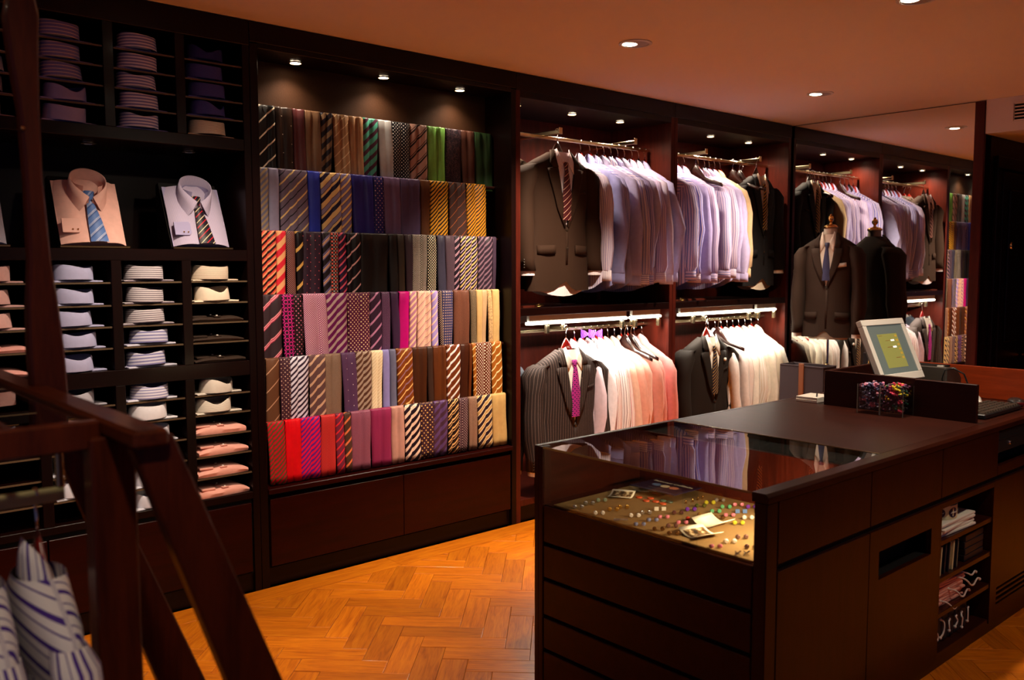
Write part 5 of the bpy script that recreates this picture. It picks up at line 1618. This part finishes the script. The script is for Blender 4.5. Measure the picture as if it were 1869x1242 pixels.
# monitor: tilted back, turned to the serving side
mon = thing('till_monitor', 'white framed till monitor tilted back showing a yellow panel', 'monitor', (4.0, -1.915, 1.306), -0.091)
tl = 0.423
W_, H_ = 0.363, 0.31
def MP(u, v, d):             # u to the right, v down the face, d out of the face
    return (u, -v * math.sin(tl) - d * math.cos(tl), -v * math.cos(tl) + d * math.sin(tl))
def face_quad(u0, u1, v0, v1, d0, d1):
    mb = MB()
    mb.v = [MP(u, v, d) for d in (d0, d1) for v in (v0, v1) for u in (u0, u1)]
    mb.f = [(0, 2, 3, 1), (4, 5, 7, 6), (0, 1, 5, 4), (2, 6, 7, 3), (0, 4, 6, 2), (1, 3, 7, 5)]
    return mb
for n, q in (('top', (0, W_, 0, 0.03)), ('bottom', (0, W_, H_ - 0.036, H_)), ('left', (0, 0.03, 0.03, H_ - 0.036)), ('right', (W_ - 0.03, W_, 0.03, H_ - 0.036))):
    ob('bezel', face_quad(*q, -0.022, 0.006), M['white'], mon, bevel=0.002)
scr = ob('screen', face_quad(0.03, W_ - 0.03, 0.03, H_ - 0.036, -0.022, 0.001), mat('grey screen', hexc('5c6460'), rough=0.25, emit=(hexc('5c6864'), 0.4)), mon)
ob('screen_panel', face_quad(0.095, 0.265, 0.075, 0.245, 0.001, 0.0016), mat('yellow window', hexc('6a6628'), rough=0.3, emit=(hexc('8a864c'), 0.7)), scr)
wscr = mat('white fields', hexc('e8e8e0'), emit=(hexc('f0f0e8'), 0.8))
dscr = mat('dark marks', hexc('6a3a20'), emit=(hexc('8a6a28'), 0.4))
for q in ((0.195, 0.225, 0.105, 0.113), (0.195, 0.225, 0.138, 0.147)):
    ob('field', face_quad(*q, 0.0016, 0.002), wscr, scr)
for q in ((0.148, 0.194, 0.141, 0.144), (0.15, 0.185, 0.108, 0.110), (0.105, 0.135, 0.083, 0.085), (0.19, 0.225, 0.195, 0.198)):
    ob('mark', face_quad(*q, 0.0016, 0.002), dscr, scr)
for k in range(6):
    ob('mark', face_quad(0.24, 0.258, 0.083 + 0.022 * k, 0.093 + 0.022 * k, 0.0016, 0.002), mat('button mark', hexc('a88830'), emit=(hexc('b08a30'), 0.5)), scr)
mb = MB()
mb.v = [MP(u, v, d) for u, v, d in ((0.02, 0.02, -0.022), (W_ - 0.02, 0.02, -0.022), (W_ - 0.02, H_ - 0.02, -0.022), (0.02, H_ - 0.02, -0.022), (0.07, 0.07, -0.07), (W_ - 0.07, 0.07, -0.07), (W_ - 0.07, H_ - 0.05, -0.07), (0.07, H_ - 0.05, -0.07))]
mb.f = [(0, 1, 2, 3), (4, 5, 6, 7), (0, 1, 5, 4), (1, 2, 6, 5), (2, 3, 7, 6), (3, 0, 4, 7)]
ob('rear_shell', mb, mat('black monitor shell', hexc('181514'), rough=0.5), mon, bevel=0.004)
ob('stand_arm', MB().tube([MP(W_ / 2, H_ - 0.09, -0.07), (W_ / 2, 0.02, -0.30), (W_ / 2, 0.0, -0.39)], 0.022, 12), M['blackgloss'], mon, smooth=True)
ob('stand_foot', MB().box(W_ / 2 - 0.10, W_ / 2 + 0.10, -0.11, 0.08, -0.400, -0.386), M['blackgloss'], mon, bevel=0.003)
# receipt printer, cable, keyboard, phone, mouse
pr = thing('receipt_printer', 'dark grey receipt printer behind the monitor', 'printer', (4.54, -2.03, ZT))
mb = MB().poly([(-0.09, -0.11, 0.001), (0.09, -0.11, 0.001), (0.09, -0.11, 0.10), (0.03, -0.11, 0.155), (-0.09, -0.11, 0.165)], (0, 0.2, 0))
ob('printer_body', mb, mat('grey printer plastic', hexc('3c3630'), rough=0.45), pr, bevel=0.006)
ob('paper_slot', MB().box(-0.06, 0.02, -0.08, 0.07, 0.158, 0.166), M['black'], pr)
ob('printer_button', MB().box(-0.085, -0.07, -0.09, -0.06, 0.163, 0.170), M['white'], pr)
tag(ob('cable', MB().tube([(4.43, -2.14, 0.93), (4.40, -2.14, 1.02), (4.38, -2.16, 1.065), (4.38, -2.20, 1.075), (4.40, -2.24, 1.05), (4.44, -2.26, 0.96), (4.45, -2.26, 0.912)], 0.004, 8), M['blackgloss'], smooth='all'), 'black cable looping up beside the printer', 'cable')
kb = thing('keyboard', 'black keyboard lying on the counter beyond the wooden screen', 'keyboard', (4.22, -2.40, ZT), 0.0)
ob('keyboard_base', MB().box(-0.21, 0.21, -0.085, 0.075, 0.001, 0.022), M['blackgloss'], kb, bevel=0.004)
km = mat('key caps', hexc('3a3028'), rough=0.45)
kme = None
for r in range(5):
    for c in range(14):
        x, y = -0.19 + 0.029 * c, -0.068 + 0.029 * r
        if kme is None:
            mb = MB()
            mb.grid([[(-0.012, -0.012, 0), (0.012, -0.012, 0), (0.012, 0.012, 0), (-0.012, 0.012, 0)], [(-0.009, -0.008, 0.008), (0.009, -0.008, 0.008), (0.009, 0.010, 0.008), (-0.009, 0.010, 0.008)]], True, None, False, True)
            kme = make_mesh('key', mb, km)
        link(bpy.data.objects.new('key', kme), kb, (x, y, 0.022))
ph = thing('desk_telephone', 'pale cordless telephone lying behind the keyboard', 'telephone', (4.40, -2.27, ZT), 0.4)
ob('handset', MB().grid([[(x, 0.026 * math.cos(2 * PI * j / 10) * w, 0.02 + 0.045 + 0.018 * math.sin(2 * PI * j / 10) * w - 0.9 * x * x) for j in range(10)] for x, w in ((-0.11, 0.55), (-0.09, 1.0), (-0.04, 0.8), (0.04, 0.8), (0.09, 1.0), (0.11, 0.55))], True, None, True, True), M['white'], ph, smooth='all')
ob('phone_base', MB().box(-0.10, 0.10, -0.05, 0.05, 0.001, 0.035), M['white'], ph, bevel=0.008)
ms = thing('barcode_scanner', 'black rounded scanner lying at the counter edge', 'scanner', (4.50, -2.44, ZT), 0.6)
ob('scanner_body', MB().ball((0, 0, 0.022), 0.05, 14, 8, (1.4, 0.7, 0.44)), M['blackgloss'], ms, smooth='all')
ob('scanner_window', MB().box(-0.073, -0.06, -0.018, 0.018, 0.014, 0.030), mat('red scanner window', hexc('501010'), rough=0.1), ms, bevel=0.003)

# ------------------------------------------------------------------ open shelves of the counter
for k in range(5):
    o = ob('tissue_paper', MB().box(-0.16, 0.16, -0.10, 0.10, 0.0, 0.010), M['paper'], None, (3.62 + 0.006 * (k % 3), -2.445 + 0.003 * (k % 2), 0.5125 + 0.0105 * k), 0.05 * ((k % 3) - 1), bevel=0.002)
    tag(o, 'folded white tissue, %s from the bottom of the pile under the sticker roll' % ORD[k], 'tissue', 'pile of white tissue')
roll = thing('sticker_roll', 'roll of white labels with navy oval stickers', 'sticker roll', (3.60, -2.445, 0.5665), 0.0)
ob('paper_roll', MB().lathe([(0.052, 0.0), (0.095, 0.0), (0.095, 0.055), (0.052, 0.055), (0.052, 0.0)], 36), mat('cream label paper', hexc('d8d0a8'), rough=0.6), roll, smooth=True)
for a in (-2.45, -1.75, -1.05, -0.35):
    mb, n = MB(), 18
    pts = []
    for j in range(n):
        t = 2 * PI * j / n
        aa = a + 0.27 * math.cos(t)
        pts.append((0.0958 * math.cos(aa), 0.0958 * math.sin(aa), 0.0275 + 0.020 * math.sin(t)))
    mb.v = pts
    mb.f = [tuple(range(n))]
    st = ob('oval_sticker', mb, M['navy'], roll)
    solidify(st, 0.0006)
    # pale ornament on the sticker
    mb = MB()
    for q in range(5):
        aa = a - 0.15 + 0.075 * q
        mb.tube([(0.0964 * math.cos(aa), 0.0964 * math.sin(aa), 0.025 + 0.002 * (q % 2)), (0.0964 * math.cos(aa + 0.06), 0.0964 * math.sin(aa + 0.06), 0.0275 + 0.003 * ((q + 1) % 2))], 0.0010, 5)
    ob('sticker_emblem', mb, wp, st)
cream, ink = mat('cream card', hexc('d8d0a0'), rough=0.7), mat('navy card edge', hexc('1a1a28'), rough=0.6)
for k in range(14):
    o = ob('gift_card_folder', MB().box(-0.004, 0.004, -0.09, 0.09, 0.0, 0.112), [cream, ink, ink, cream, cream][k % 5] if k not in (3, 4, 5) else ink, None, (3.465 + 0.0125 * k, -2.455 + 0.004 * (k % 3), 0.3655), 0.0, bevel=0.001)
    o.rotation_euler = (0, 0.10, 0)
    tag(o, '%s card folder standing in the row, %s' % ('navy' if o.data.materials[0] is ink else 'cream', (ORD[k] if k < 12 else ['thirteenth', 'fourteenth'][k - 12]) + ' from the left'), 'card folder', 'card folders on the counter shelf')
for k in range(4):
    o = ob('gift_box', MB().box(-0.095, 0.095, -0.10, 0.10, 0.0, 0.026), mat('dark gift box', hexc('14121c'), rough=0.5), None, (3.80, -2.44, 0.3655 + 0.0275 * k), 0.02 * (k % 2), bevel=0.002)
    tag(o, 'flat dark gift box, %s from the bottom of its stack' % ORD[k], 'box', 'stack of dark gift boxes')
pink, rope = mat('pink paper bag', hexc('dc9a88'), rough=0.7), mat('white cotton rope', hexc('d8ccc4'), rough=0.9)
def rope_handle(pts, parent):
    for _ in range(2):
        q = [Vector(p) for p in pts]
        pts = [q[0]] + [v for a, b in zip(q, q[1:]) for v in (a * 0.75 + b * 0.25, a * 0.25 + b * 0.75)] + [q[-1]]
    mb = MB().tube(pts, 0.0034, 6)
    mb.ball(pts[0], 0.007, 6, 4)
    mb.ball(pts[-1], 0.007, 6, 4)
    return ob('rope_handle', mb, rope, parent, smooth='all')
rng = random.Random(9)
for k in range(10):
    t = thing('paper_bag', 'flat pink paper bag, %s from the bottom of the pile on the counter shelf' % ORD[k], 'paper bag', (3.59 + rng.uniform(-0.01, 0.01), -2.41, 0.2255 + 0.0105 * k), rng.uniform(-0.08, 0.08), 'pink paper bags with rope handles')
    ob('bag_sheet', MB().box(-0.14, 0.14, -0.12, 0.12, 0.0, 0.0095), pink, t, bevel=0.002)
    if k in (2, 5, 8, 9):
        x = -0.12 + 0.05 * k * 0.5
        rope_handle([(x, -0.118, 0.004), (x + 0.03, -0.14, -0.005), (x + 0.08, -0.145, -0.03 - 0.01 * (k % 3)), (x + 0.13, -0.14, -0.02), (x + 0.16, -0.135, -0.035)], t)
nb = mat('navy paper bag', hexc('14141e'), rough=0.6)
for k in range(6):
    t = thing('paper_bag', 'navy paper bag, %s from the left in the bottom of the counter' % ORD[k], 'paper bag', (3.465 + 0.062 * k, -2.40, 0.0685), 0.0, 'navy paper bags with rope handles')
    ob('bag_sheet', MB().box(-0.026, 0.026, -0.12, 0.12, 0.0, 0.118 + 0.004 * (k % 3)), nb, t, bevel=0.004)
    y = -0.128
    s = rng.choice((-1, 1))
    rope_handle([(-0.012 * s + rng.uniform(-0.01, 0.01), y, 0.10 + rng.uniform(-0.02, 0.01)), (0.012 * s, y - 0.012, 0.085 + rng.uniform(-0.02, 0.01)), (s * rng.uniform(-0.02, 0.03), y - 0.014, 0.055 + rng.uniform(-0.015, 0.015)), (-0.005 + rng.uniform(-0.025, 0.025), y - 0.012, 0.02 + rng.uniform(-0.01, 0.03))], t)

# ================================================================== FOREGROUND STAND
fs = thing('antique_display_stand', 'worn antique wooden display stand with paddle post and splayed leg in the foreground', 'display stand', (0.30, -2.1, 0.0))
TZ_ = 1.30
wbox('side_rail', (0.478, 0.535, -2.51, -0.95, TZ_ - 0.030, TZ_), M['antiquex'], fs, 0.006)
wbox('front_apron', (-0.45, 0.478, -2.345, -2.318, TZ_ - 0.052, TZ_ - 0.002), M['antique'], fs, 0.004)
wbox('rear_apron', (-0.45, 0.478, -0.98, -0.95, TZ_ - 0.06, TZ_ - 0.002), M['antique'], fs, 0.004)
wbox('glazing_bar', (0.335, 0.350, -2.318, -0.98, TZ_ - 0.022, TZ_ - 0.004), M['antiquex'], fs, 0.002)
wbox('glass_pane', (-0.45, 0.478, -2.316, -0.98, TZ_ - 0.016, TZ_ - 0.011), M['glass'], fs, 0)
wbox('square_leg', (0.456, 0.530, -2.36, -2.31, 0.0, TZ_ - 0.030), M['antique'], fs, 0.004)
wbox('square_leg', (0.456, 0.530, -1.02, -0.96, 0.0, TZ_ - 0.030), M['antique'], fs, 0.004)
wbox('square_leg', (-0.45, -0.38, -2.36, -2.31, 0.0, TZ_ - 0.052), M['antique'], fs, 0.004)
for y in (-2.47, -1.90):
    mb = MB().poly([(0.482, y - 0.018, TZ_ - 0.032), (0.548, y - 0.018, TZ_ - 0.012 if y < -2 else TZ_ - 0.032), (1.045, y - 0.018, 0.0), (0.915, y - 0.018, 0.0)], (0, 0.036, 0))
    ob('splayed_leg', mb, M['antique'], fs, bevel=0.004, world=True)
# paddle shaped upright
pr_l = [(2.150, 0.503), (2.135, 0.489), (2.094, 0.482), (2.016, 0.488), (1.902, 0.502), (1.75, 0.508), (1.572, 0.508), (1.476, 0.501), (1.379, 0.499), (1.27, 0.503)]
pr_r = [(2.150, 0.529), (2.140, 0.543), (2.106, 0.550), (2.024, 0.546), (1.907, 0.543), (1.752, 0.543), (1.572, 0.553), (1.474, 0.564), (1.374, 0.572), (1.27, 0.577)]
mb = MB()
rows = []
for (zl, xl), (zr, xr) in zip(pr_l, pr_r):
    rows.append([(xl, -1.79, zl), (xl + 0.006, -1.80, zl), (xr - 0.006, -1.80, zr), (xr, -1.79, zr), (xr, -1.762, zr), (xl, -1.762, zl)])
mb.grid(rows, True, None, True, True)
ob('paddle_post', mb, M['antique'], fs, smooth=True, world=True)
ob('post_screw', MB().ball((0.506, -1.80, 1.86), 0.005, 8, 5), M['brass'], fs, world=True)
rl = wbox('hanging_rail', (-0.40, 0.452, -2.208, -2.192, 1.135, 1.160), mat('rail with painted reflection', hexc('b8ac7c'), rough=0.45), fs, 0.002)  # metal rail; its bright reflection is put into the beige colour
wbox('rail_bracket', (0.440, 0.452, -2.21, -2.19, 1.160, 1.272), M['nickel'], fs, 0.002)
SW = 'V 46 e4dcdc 4a2c88@.2 e4dcdc@.3 4a2c88@.07'
for k, (x, lab) in enumerate(((0.405, 'white shirt with purple stripes hanging nearest under the antique stand'), (0.305, 'white shirt with purple stripes half cut off by the picture edge'))):
    hanger((x, -2.20, 1.162), FX + PI, ['dark red hanger of the near purple striped shirt', 'dark red hanger of the cut off purple striped shirt'][k], 'hangers under the stand', M['hanger'])
    shirt((x, -2.20, 1.162), FX + PI, SW, lab, 'purple striped shirts under the stand', 300 + k, depth=0.034, length=0.86, wide=0.215)
